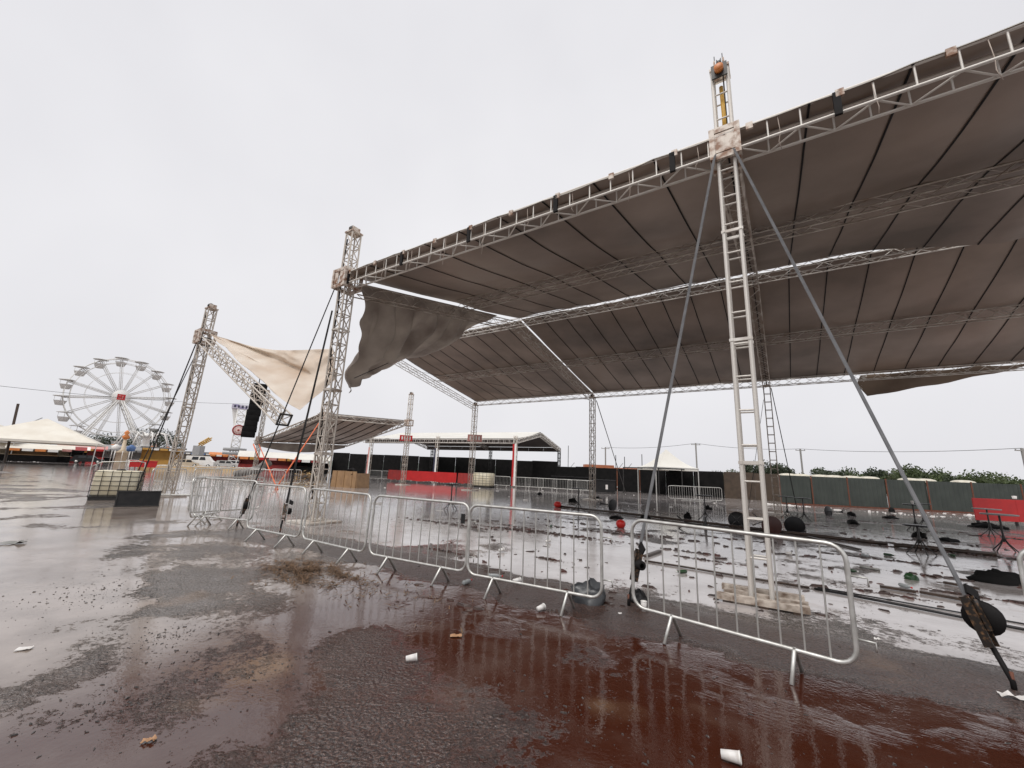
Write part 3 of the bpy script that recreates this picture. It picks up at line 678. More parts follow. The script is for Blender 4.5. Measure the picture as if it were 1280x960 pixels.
# black hoarding
hp = [PR(415, 84), PR(545, 76), PR(672, 70), PR(700, 68)]
ho = thing('black_hoarding', 'tall black cloth hoarding behind the white roofed hall', 'hoarding', hp[0])
for a, b, h in ((hp[0], hp[1], 3.9), (hp[1], hp[2], 3.8), (hp[2], hp[3], 3.0)):
    n = max(2, int((b - a).length / 3.2))
    for k in range(n):
        p, q = a.lerp(b, k / n), a.lerp(b, (k + 1) / n - .002); d = (q - p).normalized()
        hh = h + rnd.uniform(-.12, .12)
        P = [[p.lerp(q, x / 4) + Vector((d.y, -d.x, 0)) * (.05 * math.sin(x * 2 + k)) + Z * hh * y / 3 for y in range(4)] for x in range(5)]
        MB().sheet(P, .02).build('cloth_panel', [black_fab, black_fab], ho)
h2 = [PR(696, 56), PR(800, 52), PR(905, 50), PR(985, 49)]
ho2 = thing('low_hoarding', 'low black hoarding stretching from the hall to the green fence', 'hoarding', h2[0])
for a, b, h, m in ((h2[0], h2[1], 2.75, black_fab), (h2[1], h2[2], 2.75, black_fab), (h2[2], h2[3], 2.7, mat('brown_hoarding', (.075, .05, .032), (.045, .03, .02), .7, 0, 2))):
    n = max(2, int((b - a).length / 2.4))
    for k in range(n):
        p, q = a.lerp(b, k / n), a.lerp(b, (k + 1) / n - .003); d = (q - p).normalized(); hh = h + rnd.uniform(-.06, .06)
        P = [[p.lerp(q, x / 3) + Vector((d.y, -d.x, 0)) * (.06 * math.sin(x * 2 + k)) + Z * hh * y / 2 for y in range(3)] for x in range(4)]
        MB().sheet(P, .02).build('cloth_panel', [m, m], ho2)
# stage blocks and boxes before the hoarding
for x, r, w, h, lb in ((755, 44, 2.2, 1.25, 'black wheeled bin in front of the low hoarding'), (681, 58, 3.4, 3.3, 'tall black cloth box standing at the end of the hall'), (712, 52, 4.4, 1.4, 'low black counter beside the slim tower')):
    p = PR(x, r); t = thing('black_bin' if h < 1.3 else 'black_counter', lb, 'bin' if h < 1.3 else 'counter', p)
    d = Vector((p.y, -p.x, 0)).normalized(); rr = Matrix((d, Vector((-d.y, d.x, 0)), Z)).transposed()
    MB().box(p + Z * (h / 2 + .06), (w, 1.1, h - .1), rr).build('body', black_pl if h < 1.3 else black_fab, t); MB().box(p + Z * (h + .06), (w + .12, 1.2, .09), rr).build('lid', black_pl, t)
    for s_ in (-1, 1): MB().lathe(p + rr @ Vector((s_ * w * .4, -.5, .06)), [(.001, -.03), (.06, -.03), (.06, .03), (.001, .03)], 10, axis=d).build('wheel', rubber, t)
    if h < 1.3: MB().box(p + rr @ Vector((w * .12, -.57, .65)), (.22, .02, .45), rr).build('notice', paper, t)
# orange containers behind the low hoarding
for x, r, w, h in ((748, 90, 6, 4.0), (782, 88, 8, 3.5)):
    p = PR(x, r); t = thing('orange_container', 'rust orange shipping container behind the low hoarding' if x < 760 else 'longer orange container beyond the hoarding, beside the pointed tent', 'container', p)
    MB().box(p + Z * h / 2, (w, 2.6, h)).build('body', mat('container_orange', (.42, .15, .07), (.32, .11, .05), .6, 0, .8), t)
    for k in range(12): MB().box(p + Vector((-w / 2 + (k + .5) * w / 12, -1.33, h / 2)), (w / 30, .06, h * .94)).build('rib', mat('container_orange'  , (0, 0, 0)), t)

# ------------------------------------------------------------------ tents
def pyramid_tent(label, c, rz, w, d, he, ha, m, conc=0.0, posts=True, n=8, val=.3):
    t = thing('pyramid_tent', label, 'tent', c, 0); c = Vector(c); M = Matrix.Rotation(rz, 3, 'Z')
    cor = [Vector((a * w / 2, b * d / 2, he)) for a, b in ((-1, -1), (1, -1), (1, 1), (-1, 1))]
    for k in range(4):
        A, B = cor[k], cor[(k + 1) % 4]; P = []
        for x in range(n + 1):
            e = A.lerp(B, x / n); row = []
            for y in range(n + 1):
                f = y / n; p = e * (1 - f); p.z = he + (ha - he) * (f ** (1 + conc)); row.append(c + M @ p)
            P.append(row)
        MB().sheet(P, .012).build('roof_panel', [m, m], t)
        P = [[c + M @ (A.lerp(B, x / n) * 1.002 - Z * (val * y + .0)) for y in range(2)] for x in range(n + 1)]
        MB().sheet(P, .01).build('valance', [m, m], t)
        bar('eave_rail', c + M @ (A - Z * .05) * .996, c + M @ (B - Z * .05) * .996, .05, galv, t)
        if posts: bar('post', c + M @ Vector((A.x * .985, A.y * .985, 0)), c + M @ Vector((A.x * .985, A.y * .985, he)), .06, galv, t)
    return t
pT = PR(58, 92, y=528); pyramid_tent('large cream pyramid tent before the big wheel', pT, R(40), 13, 13, 3.25, 6.6, cream_vinyl)
pyramid_tent('second cream tent half cut off beside the dark pole', PR(-22, 120, y=535), R(30), 14, 14, 3.6, 7.0, cream_vinyl)
pyramid_tent('white pointed tent in front of the low hoarding', PR(834, 48.5), R(8), 4.8, 4.2, 2.9, 4.9, white_vinyl, conc=.55)
fr_ = thing('tent_frame', 'bare dark frame standing around the white pointed tent', 'frame', PR(838, 46)); c = PR(838, 46)
for a in (-4.0, -1.2, 1.2, 4.0): bar('post', c + Vector((a, (abs(a) > 2) * 3, 0)), c + Vector((a, (abs(a) > 2) * 3, 2.75)), .05, steel_dk, fr_)
for p, q in (((-4, 3), (-1.2, 0)), ((-1.2, 0), (1.2, 0)), ((1.2, 0), (4, 3)), ((-4, 3), (4, 3))): bar('rail', c + Vector((*p, 2.75)), c + Vector((*q, 2.75)), .06, steel_dk, fr_)

# ------------------------------------------------------------------ big wheel
WD = 150; wc = PR(150, WD, y=497); WZ = zat(150, 497, wc); WR = 10.7
fwd = Vector((-wc.x, -wc.y, 0)).normalized(); fwd = Matrix.Rotation(R(7), 3, 'Z') @ fwd; rt = Vector((-fwd.y, fwd.x, 0))
wheel = thing('ferris_wheel', 'big white ferris wheel with round cabins and a red hub sign', 'ferris wheel', wc)
hub = wc + Z * WZ
def wp(a, r, dz=0): return hub + rt * (r * math.cos(a)) + Z * (r * math.sin(a)) + fwd * dz
for s_ in (-1, 1):
    for rr_, rb_ in ((WR - .4, .09), (WR - 1.5, .07)):
        MB().path([wp(2 * math.pi * k / 64, rr_, s_ * .9) for k in range(64)], rb_, 5, closed=True).build('rim', white_paint, wheel)
    MB().path([wp(2 * math.pi * k / 48, WR * .62, s_ * .9) for k in range(48)], .05, 4, closed=True).build('inner_ring', white_paint, wheel)
NC = 16
for k in range(NC):
    a = 2 * math.pi * (k + .35) / NC
    for s_ in (-1, 1):
        mb = MB()
        for da in (-.018, .018): mb.tube(wp(a + da * 8, 1.3, s_ * .9), wp(a + da, WR - .4, s_ * .9), .075, 4)
        mb.build('spoke', mat('wheel_mist_grey', (.78, .77, .75), (.66, .65, .63), .5), wheel)  # mist in front of the wheel put into a paler paint
    MB().tube(wp(a, WR - .4, -.9), wp(a, WR - .4, .9), .08, 5).build('axle_bar', white_paint, wheel)
    c = wp(a, WR - .2) - Z * 1.65
    cbn = MB().lathe(c, [(.05, -.55), (.75, -.5), (1.15, .55), (1.2, .6)], 14, ).build('cabin', mat('cabin_mist_grey', (.66, .65, .63), (.50, .49, .48), .5, 0, 3), wheel)  # cabin colour paled too, painted mist
    mb = MB(); mb.lathe(c + Z * 1.75, [(.02, .35), (.9, .18), (1.55, 0), (1.5, -.06), (.02, -.02)], 14); mb.build('canopy', mat('cabin_mist_grey', (0,) * 3), cbn)
    mb = MB(); mb.lathe(c, [(.001, .35), (1.0, .35)], 12); mb.build('seat', steel_dk, cbn)
    for q in range(4):
        w_ = math.pi / 4 + q * math.pi / 2; MB().tube(c + Vector((math.cos(w_) * 1.1, math.sin(w_) * 1.1, .5)), c + Vector((math.cos(w_) * 1.1, math.sin(w_) * 1.1, 1.75)), .04, 4).build('cabin_post', white_paint, cbn)
MB().lathe(hub, [(.001, 1.3), (1.35, 1.3), (1.45, .9), (1.45, -.9), (1.35, -1.3), (.001, -1.3)], 24, axis=fwd).build('hub', mat('wheel_mist_grey', (0,) * 3), wheel)
sgn = MB().lathe(hub + fwd * 1.6, [(.001, .06), (1.9, .06), (1.9, -.06), (.001, -.06)], 28, axis=fwd).build('hub_sign', white_paint, wheel)
rw = Matrix((rt, fwd, Z)).transposed()
MB().box(hub + fwd * 1.70, (1.6, .05, 1.5), rw).build('red_emblem', red_paint, sgn)
for a, b, c_, d_ in ((-.3, .3, .5, .16), (.3, .0, .16, .9), (-.2, -.35, .6, .16)): MB().box(hub + fwd * 1.74 + rt * a + Z * b, (c_, .03, d_), rw).build('emblem_stroke', pink, sgn)
for s_ in (-1, 1):
    for q in (-1, 1):
        mb = MB(); base = wc + fwd * s_ * 3.2 + rt * q * 8.0
        for o_ in (-.25, .25): mb.tube(base + rt * o_, hub + fwd * s_ * 1.5 + rt * o_, .13, 6)
        for k in range(14):
            A, B = base.lerp(hub + fwd * s_ * 1.5, k / 14), base.lerp(hub + fwd * s_ * 1.5, (k + 1) / 14); mb.tube(A + rt * .25 * (1 if k % 2 else -1), B - rt * .25 * (1 if k % 2 else -1), .07, 4)
        mb.build('support_leg', white_paint, wheel)
mb = MB(); mb.box(wc + Z * .5, (19, 8, .9), rw); mb.build('boarding_platform', grey_paint, wheel)

# ------------------------------------------------------------------ drop tower and other rides
pd = PR(298, 130, y=538); dt = thing('drop_tower_ride', 'tall white drop tower ride with a round red target sign', 'fair ride', pd)
ztop = zat(298, 511, pd); dr_ = Vector((pd.y, -pd.x, 0)).normalized(); df = Vector((-pd.x, -pd.y, 0)).normalized(); rdt = Matrix((dr_, df, Z)).transposed()
truss_mesh(MB(), pd, pd + Z * ztop, dr_ * .95, df * .95, .14, .08, 1.6, 'xxxx').build('mast', white_paint, dt)
for s_ in (-1, 1): MB().prism([pd + dr_ * s_ * .9 + Z * (ztop - 6), pd + dr_ * s_ * 2.3 + Z * ztop, pd + dr_ * s_ * .9 + Z * ztop], df * .3).build('head_bracket', white_paint, dt)
MB().box(pd + df * .6 + Z * (ztop + .5), (4.8, 1.0, 1.1), rdt).build('head_sign', purple, dt)
for k in range(5): MB().box(pd + df * 1.14 + dr_ * (k - 2) * .85 + Z * (ztop + .5), (.4, .04, .6), rdt).build('sign_mark', navy, dt)
zt = zat(298, 538, pd); tg = MB().lathe(pd + df * 1.3 + Z * zt, [(.001, .1), (1.35, .1), (1.35, -.1), (.001, -.1)], 28, axis=df).build('target_disc', mat('pale_pink', (.78, .58, .54), (.7, .5, .46), .5), dt)
MB().lathe(pd + df * 1.43 + Z * zt, [(1.12, .05), (1.4, .05), (1.4, -.05), (1.12, -.05)], 28, axis=df).build('target_ring', red_dull, tg)
MB().lathe(pd + df * 1.45 + Z * zt, [(.001, .05), (.25, .05), (.25, -.05)], 14, axis=df).build('target_centre', red_dull, tg)
for k in range(10):
    a = 2 * math.pi * k / 10; MB().box(pd + df * 1.43 + Z * zt + dr_ * .75 * math.cos(a) + Z * .75 * math.sin(a), (.13, .04, .13), rdt).build('target_mark', red_dull, tg)
for z_ in (3.5, 4.5): MB().lathe(pd + Z * z_, [(1.3, -.4), (2.6, -.4), (2.6, .3), (1.3, .3)], 12).build('gondola_ring', grey_paint, dt)
pk = PR(246, 120); cr_ = thing('crane_arm', 'yellow crane arm slanting up behind the parked vans', 'crane', pk)
p0, p1 = PR(246, 120, zat(246, 556, pk)), PR(258, 120, zat(258, 548, pk))
truss_mesh(MB(), p0, p1, Vector((.2, .2, 0)), Z * .25, .12, .07, .9).build('arm', yellow_web, cr_); MB().box(p0 - Z * 1.3, (1.6, 1.6, 2.2)).build('cab', grey_paint, cr_); MB().box(pk + Z * .6, (3.4, 2.6, 1.2)).build('undercarriage', steel_dk, cr_)
# octopus-like ride of bent white arms beside the wheel
po = PR(178, 135); oc = thing('swing_ride', 'white carousel ride of bent arms below the wheel', 'fair ride', po)
MB().lathe(po, [(4.5, 0), (4.5, .8), (.9, 1.0), (.7, 6.2), (1.4, 6.6), (.01, 7.4)], 16).build('centre_mast', white_paint, oc)
for k in range(10):
    a = 2 * math.pi * k / 10; d = Vector((math.cos(a), math.sin(a), 0))
    am = MB().path([po + Z * 6.2 + d * .8, po + Z * 7.6 + d * 2.6, po + Z * 7.2 + d * 4.2, po + Z * 4.2 + d * 5.6], .14, 5).build('arm', white_paint, oc)
    MB().lathe(po + Z * 3.2 + d * 5.7, [(.1, -.5), (.7, -.4), (.85, .5), (.2, 1.0)], 10).build('car', (orange_paint, white_paint, skyblue)[k % 3], am)
pf = PR(152, 128); fg = thing('ride_figure', 'orange and yellow topped ride standing before the wheel legs', 'fair ride', pf)
MB().lathe(pf, [(1.0, 0), (1.0, 2.2), (1.3, 2.3), (.4, 3.0), (.3, 5.2), (.01, 5.4)], 18).build('kiosk', mat('ride_cream', (.62, .52, .38), (.5, .4, .28), .6), fg)
MB().lathe(pf + Z * 5.4, [(.01, -.3), (.5, .1), (.75, .5), (.3, 1.0), (.5, 1.4), (.2, 1.9), (.01, 2.0)], 14).build('finial', orange_paint, fg)
for k in range(8):
    a = 2 * math.pi * k / 8; MB().tube(pf + Vector((math.cos(a) * 1.7, math.sin(a) * 1.7, 0)), pf + Vector((math.cos(a) * 1.7, math.sin(a) * 1.7, 2.7)), .06, 5).build('post', white_paint, fg)

# ------------------------------------------------------------------ stalls, kiosks, vehicles on the far left
def face(p): d = Vector((p.y, -p.x, 0)).normalized(); return Matrix((d, Vector((-d.y, d.x, 0)), Z)).transposed()
def stall(label, x, r, w, h, body, roofm, wallm=None, lights=None, roofh=.7, cat='stall'):
    p = PR(x, r); rr = face(p); t = thing('market_stall', label, cat, p, 0, 'stalls and kiosks of the fair'); B = lambda c, s: MB().box(p + rr @ Vector(c), s, rr)
    B((0, -.9, .55), (w, .5, 1.1)).build('counter', body, t); B((0, -.95, 1.13), (w + .15, .65, .06)).build('counter_top', wallm or body, t)
    B((0, 1.0, h / 2), (w, .12, h)).build('back_wall', wallm or body, t)
    for s_ in (-1, 1):
        B((s_ * (w / 2 - .06), -.95, h / 2 + .1), (.1, .1, h + .2)).build('post', steel_dk, t); B((s_ * w / 2 * .985, .2, h / 2), (.1, 1.5, h)).build('side_wall', body, t)
    a = [p + rr @ Vector((s_ * (w / 2 + .3), y, z)) for s_, y, z in ((-1, -1.7, h), (-1, 0, h + roofh), (-1, 1.4, h))]
    MB().prism(a, rr @ Vector((w + .6, 0, 0))).build('roof', roofm, t)
    n = max(2, int(w / 1.4))
    for k in range(n): B((-w / 2 + (k + .5) * w / n, -1.72, h - .22), (w / n * .85, .03, .42)).build('fascia_sign', lights[k % len(lights)] if lights else body, t)
    return t
stall('dark red food stall under the cream tent edge', 66, 117, 8.2, 2.3, red_dull, red_dull, steel_dk, [black_fab, red_dull])
stall('food stall with yellow and violet signs beside the dark red one', 86, 120, 5.1, 2.4, black_fab, white_paint, steel_dk, [yellow_wall, purple])
stall('bright red stall with a lit sign right of the cream tent', 102, 126, 6.9, 2.8, red_paint, pink, red_dull, [yellow_wall, red_paint])
stall('pale stall with dark counter under the cream tent', 20, 114, 13.5, 2.4, black_fab, cream_vinyl, mat('ride_cream', (0,) * 3), [pink, cream_vinyl])
stall('black counter stall under the cream tent beside the white post', 42, 112, 6.0, 2.2, black_fab, cream_vinyl, plywood, [orange_paint, white_paint])
stall('grey roofed ticket booth below the wheel', 142, 133, 13.3, 3.0, black_fab, grey_paint, grey_paint, [grey_paint], 1.0)
stall('yellow kiosk with a dark flat roof beside the leaning tower', 203, 123, 7.5, 3.6, yellow_wall, roof_dark, yellow_wall, [yellow_wall, white_paint], .35)
stall('long pale shed with a dark roof behind the parked vans', 262, 182, 36.4, 3.6, concrete, roof_dark, concrete, [white_paint, skyblue], .5)
stall('orange red stall row under the drop tower', 318, 140, 21.0, 3.0, red_paint, orange_paint, red_dull, [orange_paint, white_paint])
stall('red stall with glowing yellow fascia under a white awning', 352, 85, 12.7, 2.4, red_dull, white_vinyl, red_dull, [orange_paint, yellow_wall, red_paint, pink], 1.0)
stall('dark stall with white fascia at the end of the red stall', 388, 83, 6.1, 2.3, black_fab, white_vinyl, black_fab, [red_dull, white_paint], .8)
# red box stand
p = PR(181.5, 70); rr = face(p); t = thing('red_stand', 'low bright red stand beside the yellow kiosk', 'stand', p)
MB().box(p + rr @ Vector((0, 0, .75)), (2.6, .8, .75), rr).build('body', red_paint, t); MB().box(p + rr @ Vector((0, 0, 1.16)), (2.75, .95, .07), rr).build('top', red_plastic, t)
for k in range(6): MB().box(p + rr @ Vector((-1.2 + .48 * k, -.3, .19)), (.08, .08, .38), rr).build('leg', red_dull, t)
def car(label, x, r, L, H, m, yaw, van=False):
    p = PR(x, r); t = thing('parked_car' if not van else 'parked_van', label, 'van' if van else 'car', p, 0, 'vehicles parked at the fair'); rr = Matrix.Rotation(yaw, 3, 'Z')
    prof = [(-.5, .2), (-.5, .5), (-.46, .58), (-.4, .95), (-.2, 1.0), (.12, 1.0), (.28, .62), (.47, .52), (.5, .4), (.5, .2)] if not van else [(-.5, .15), (-.5, .95), (-.47, 1.0), (.25, 1.0), (.4, .62), (.49, .52), (.5, .15)]
    W = 1.75; MB().prism([p + rr @ Vector((a * L, -W / 2, b * H)) for a, b in prof], rr @ Vector((0, W, 0))).build('body', m, t)
    for s_ in (-1, 1):
        for a, b in ((-.30, -.06), (-.03, .16)): MB().prism([p + rr @ Vector((q * L, s_ * (W / 2 + .012), z * H)) for q, z in ((a, .64), (b + (.04 if b > 0 else 0), .64), (b, .92), (a + .03, .92))], rr @ Vector((0, .01, 0))).build('window', glass_dk, t)
        for a in (-.32, .32):
            wl_ = MB().lathe(p + rr @ Vector((a * L, s_ * (W / 2 - .08), .33)), [(.001, -.11), (.33, -.11), (.33, .11), (.001, .11)], 16, axis=rr @ Vector((0, 1, 0))).build('wheel', rubber, t)
            MB().lathe(p + rr @ Vector((a * L, s_ * (W / 2 + .035), .33)), [(.001, .01), (.2, .01), (.2, -.01)], 12, axis=rr @ Vector((0, s_, 0))).build('rim', galv, wl_)
    return t
car('white van parked before the long shed', 252, 110, 5.0, 2.3, white_paint, R(20), True)
car('cream car parked beside the yellow kiosk', 234, 108, 4.3, 1.5, mat('ride_cream', (0,) * 3), R(40))
car('silver car parked under the drop tower', 284, 110, 4.4, 1.6, galv, R(30))
car('white estate car next to the silver car', 297, 114, 4.6, 1.7, white_paint, R(30))
car('dark car parked left of the red stand', 112, 110, 4.4, 1.5, black_pl, R(40))
# low earth bank and kerb in front of the vans
A_, B_ = PR(196, 84), PR(322, 80); d = (B_ - A_).normalized(); n = Vector((-d.y, d.x, 0)); P = []
for k in range(30):
    p = A_.lerp(B_, k / 29); P.append([p - n * .6 - Z * .05, p - n * .3 + Z * .22, p + n * .5 + Z * (.5 + .12 * nz(k * .6, 1)), p + n * 2 + Z * (.62 + .15 * nz(k * .5, 4)), p + n * 4 - Z * .05])
tag(MB().grid(P, True).build('earth_bank', earth), 'low sandy earth bank in front of the parked vans', kind='structure')
# fallen rolled tarp by the sunken tower
pr_ = PR(296, 54); P = []
MB_ = MB(); MB_.path([pr_ + Vector((0, 0, .25)), pr_ + Vector((1.2, .2, .55)), pr_ + Vector((2.4, .3, .9)), pr_ + Vector((3.3, .3, 1.7))], .34, 8, r1=.5)
tag(MB_.build('rolled_tarpaulin', mat('grey_tarp', (.22, .2, .18), (.06, .055, .05), .5, 0, 1.5), None, pr_), 'grey rolled tarpaulin slumped against the sunken tower', 'tarpaulin')

# ------------------------------------------------------------------ intermediate bulk containers
def ibc(label, c, rz, size=(1.2, 1.0, 1.0), tilt=0.0, n=(5, 6)):
    t = thing('caged_tank', label, 'tank', c, 0, 'caged plastic tanks'); c = Vector(c); M = Matrix.Rotation(rz, 3, 'Z') @ Matrix.Rotation(tilt, 3, 'Y'); w, d, h = size; z0 = .16
    f = lambda x, y, z: c + M @ Vector((x, y, z))
    P = []
    for zz, k in ((0, .88), (.05, .95), (.5, .97), (.95, .95), (1, .86)):
        P.append([f(w / 2 * k * a, d / 2 * k * b, z0 + h * zz) for a, b in ((-1, -.9), (-.9, -1), (.9, -1), (1, -.9), (1, .9), (.9, 1), (-.9, 1), (-1, .9), (-1, -.9))])
    bt = MB().grid(P, True); bt.add([P[-1][k] for k in range(8)], [tuple(range(8))]); bt.build('bottle', ibc_pl, t)
    for k in range(n[1]):
        z = z0 + h * (k + .15) / (n[1] - .6)
        MB().path([f(a * w / 2, b * d / 2, z) for a, b in ((-1, -1), (1, -1), (1, 1), (-1, 1))], .012, 5, closed=True).build('cage_hoop', steel_dk, t)
    for k in range(n[0] + 1):
        x = -w / 2 + w * k / n[0]
        for s_ in (-1, 1): bar('cage_upright', f(x, s_ * d / 2 * 1.012, z0 - .06), f(x, s_ * d / 2 * 1.012, z0 + h), .012, steel_dk, t, 5)
    for k in range(1, 4):
        y = -d / 2 + d * k / 4
        for s_ in (-1, 1): bar('cage_upright', f(s_ * w / 2 * 1.012, y, z0 - .06), f(s_ * w / 2 * 1.012, y, z0 + h), .012, steel_dk, t, 5)
    for y in (-.42, 0, .42): MB().box(f(0, y * d, .06), (w, .12, .11), M).build('pallet_foot', steel_dk, t)
    MB().box(f(0, 0, .135), (w * 1.02, d * 1.02, .03), M).build('pallet_deck', steel_dk, t)
    MB().lathe(f(0, 0, z0 + h), [(.14, 0), (.14, .05), (.001, .06)], 16).build('cap', black_pl, t)
    return t
c = G(143, 624); ibc('beige caged tank on the open asphalt with a black panel leaning before it', c, R(33), (1.35, 1.1, .95), R(0))
p = G(171, 633); rr = Matrix.Rotation(R(38), 3, 'Z') @ Matrix.Rotation(R(-8), 3, 'X'); t = thing('black_panel_box', 'black box panel standing against the beige caged tank', 'box', p)
MB().box(p + rr @ Vector((0, 0, .26)), (1.15, .12, .52), rr).build('panel', black_pl, t)
for z_ in (.012, .505): MB().box(p + rr @ Vector((0, -.065, z_)), (1.19, .05, .03), rr).build('edge_trim', steel_dk, t)
for a in (-1, 1): MB().box(p + rr @ Vector((a * .565, -.065, .26)), (.03, .05, .46), rr).build('edge_trim', steel_dk, t)
# bent rail on top of the tank
MB().path([c + Vector((-.75, -.5, 1.22)), c + Vector((-.55, -.3, 1.42)), c + Vector((.35, .3, 1.5)), c + Vector((.5, .45, 1.45)), c + Vector((.66, .3, 1.16))], .02, 6).build('bent_rail', galv, bpy.data.objects['caged_tank'])
ibc('pale caged tank beside the far tower and the red banner', PR(605, 45), R(-20), (2.1, 1.5, 1.35))

# plywood crate and straw heap by the side stage
p = G(437, 609); rr = Matrix.Rotation(R(-24), 3, 'Z'); t = thing('plywood_crate', 'open brown plywood crate lying behind the front barriers', 'crate', p)
W, D_, Hc = 2.5, 1.4, 1.25
for c_, s_, rx in (((0, -D_ / 2, Hc / 2), (W, .04, Hc), 0), ((0, D_ / 2, Hc * .42), (W, .04, Hc * .84), 0), ((-W / 2 - .021, 0, Hc / 2), (.04, D_, Hc), .1), ((W / 2 + .021, 0, Hc * .45), (.04, D_, Hc * .9), -.12), ((0, 0, .03), (W * .96, D_ * .93, .05), 0)):
    MB().box(p + rr @ Vector(c_), s_, rr @ Matrix.Rotation(rx, 3, 'Y')).build('plywood_panel', plywood, t)
for x in (-.8, 0, .8): MB().box(p + rr @ Vector((x, -D_ / 2 - .04, Hc / 2)), (.09, .04, Hc), rr).build('batten', plywood, t)
mb = MB(); q = p + Z * (Hc + .02)
mb.path([q + rr @ Vector((-.2, -.2, 0)), q + rr @ Vector((.2, -.1, .12)), q + rr @ Vector((.6, -.3, .05)), q + rr @ Vector((.8, -.72, -.3))], .16, 7, r1=.1)
tag(mb.build('black_cloth', black_fab, None, q), 'black cloth slung over the open plywood crate', 'cloth')
def heap(name, label, c, rx, ry, h, n, ln, m, kind='stuff', wd=.012, rz=0, seed=1):
    rn = random.Random(seed); mb = MB(); M = Matrix.Rotation(rz, 3, 'Z')
    for k in range(n):
        x, y = rn.gauss(0, .5), rn.gauss(0, .5); r = math.hypot(x, y)
        if nz(x * 3.1, y * 3.1, seed) < -.12 + .2 * r: continue
        z = h * max(0, 1 - r * r) * rn.random() + .008
        p = Vector(c) + M @ Vector((x * rx, y * ry, z)); b = rn.uniform(0, 6.283); d = Vector((math.cos(b), math.sin(b), rn.uniform(-.3, .3))) * ln * rn.uniform(.4, 1); w = Vector((-d.y, d.x, 0)).normalized() * wd * rn.uniform(.5, 1.5)
        if p.z + d.z < .004: d.z = .004 - p.z
        q = p + d * .5 + Vector((0, 0, rn.uniform(0, .02)))
        mb.add([p - w, p + w, q + w, q - w, p + d], [(0, 1, 2, 3), (3, 2, 4)])
    return tag(mb.build(name, m, None, c), label, kind=kind)
heap('straw', 'heap of wet straw in the puddle by the front barriers', G(385, 716), 1.1, .55, .05, 3600, .16, straw_m, rz=YAW, wd=.006)
heap('straw_scatter', 'loose strands of straw scattered over the puddle edge', G(420, 725), 2.1, .8, .015, 700, .14, straw_m, rz=YAW, wd=.005, seed=4)
heap('straw_bale', 'yellow heap of loose straw behind the corner tower', G(378, 607), 1.6, 1.2, 1.1, 900, .5, mat('dry_straw', (.52, .34, .14), (.32, .2, .08), .7, 0, 20), wd=.04, seed=6)

# ------------------------------------------------------------------ bistro tables
def bistro(label, c, rz=0, tilt=None, h=1.08, rtop=.33, topm=black_pl):
    t = thing('bistro_table', label, 'table', c, 0, 'tall black bistro tables'); c = Vector(c); M = Matrix.Rotation(rz, 3, 'Z')
    if tilt is not None: M = M @ Matrix.Rotation(tilt, 3, 'X')
    f = lambda *q: c + M @ Vector(q)
    ax = M @ Vector((0, 0, 1))
    MB().lathe(f(0, 0, h), [(.001, -.03), (rtop - .01, -.03), (rtop, -.02), (rtop, 0), (rtop - .01, .008), (.001, .008)], 28, axis=ax).build('table_top', topm, t)
    bar('pole', f(0, 0, .28), f(0, 0, h - .03), .026, steel_dk, t, 8)
    for k in range(4):
        a = math.pi / 4 + k * math.pi / 2; MB().path([f(0, 0, .42), f(math.cos(a) * .10, math.sin(a) * .10, .24), f(math.cos(a) * .32, math.sin(a) * .32, .012)], .016, 6).build('leg', steel_dk, t)
    MB().lathe(f(0, 0, .40), [(.028, -.06), (.04, -.05), (.04, .05), (.028, .06)], 10, axis=ax).build('collar', steel_dk, t)
    return t
LT = 'tall black bistro table standing in the flooded yard '
for k, (x, y, lb) in enumerate(((882, 652, LT + 'before the far barriers'), (723, 640, LT + 'before the slim tower'), (563, 637, LT + 'before the red banner'), (985, 648, 'tall black bistro table standing at the left end of the green fence'), (1006, 652, 'bistro table just behind the upright black disc'), (1146, 664, 'bistro table carrying a white cup before the green fence'), (1156, 660, 'bistro table close behind the one with the white cup'), (1240, 672, 'bistro table in front of the red board'), (1258, 690, 'bistro table with grey top before the red board'))):
    bistro(lb, G(x, y), k * .7, rtop=.40 if x > 1200 else .33, topm=grey_paint if x in (1258, 1240) else black_pl)
bistro('upturned bistro table on a stand of splayed legs near the bottle', G(1152, 693), .4, h=.75, rtop=.3)
bistro('bistro table tipped over, its dark red round top facing out', G(950, 652, .36) + Vector((.5, .9, 0)), R(-10), R(96), topm=mat('dark_red_top', (.07, .022, .016), (.045, .015, .012), .5))
bistro('bistro table tipped over, its black round top standing on edge', G(1000, 652, .36) + Vector((.3, .9, 0)), R(-30), R(98))
bistro('bistro table lying flat with its legs in the air by the red ball', G(850, 654, .2) + Vector((0, .3, 0)), R(70), R(93), h=.95)
bistro('bistro table toppled towards the fence behind the ladder-like tower', G(925, 652, .3) + Vector((.2, .6, 0)), R(150), R(95))
bistro('bistro table lying on its side near the slim tower', G(745, 628, .3), R(40), R(94))
bistro('bistro table lying beside the black heaps before the green fence', G(1060, 640, .3), R(200), R(95))
tag(MB().lathe(G(1146, 664) + Z * 1.09, [(.04, 0), (.055, .15), (.001, .15)], 12).build('cup', paper, None), 'white cup left standing on the bistro table', 'cup')

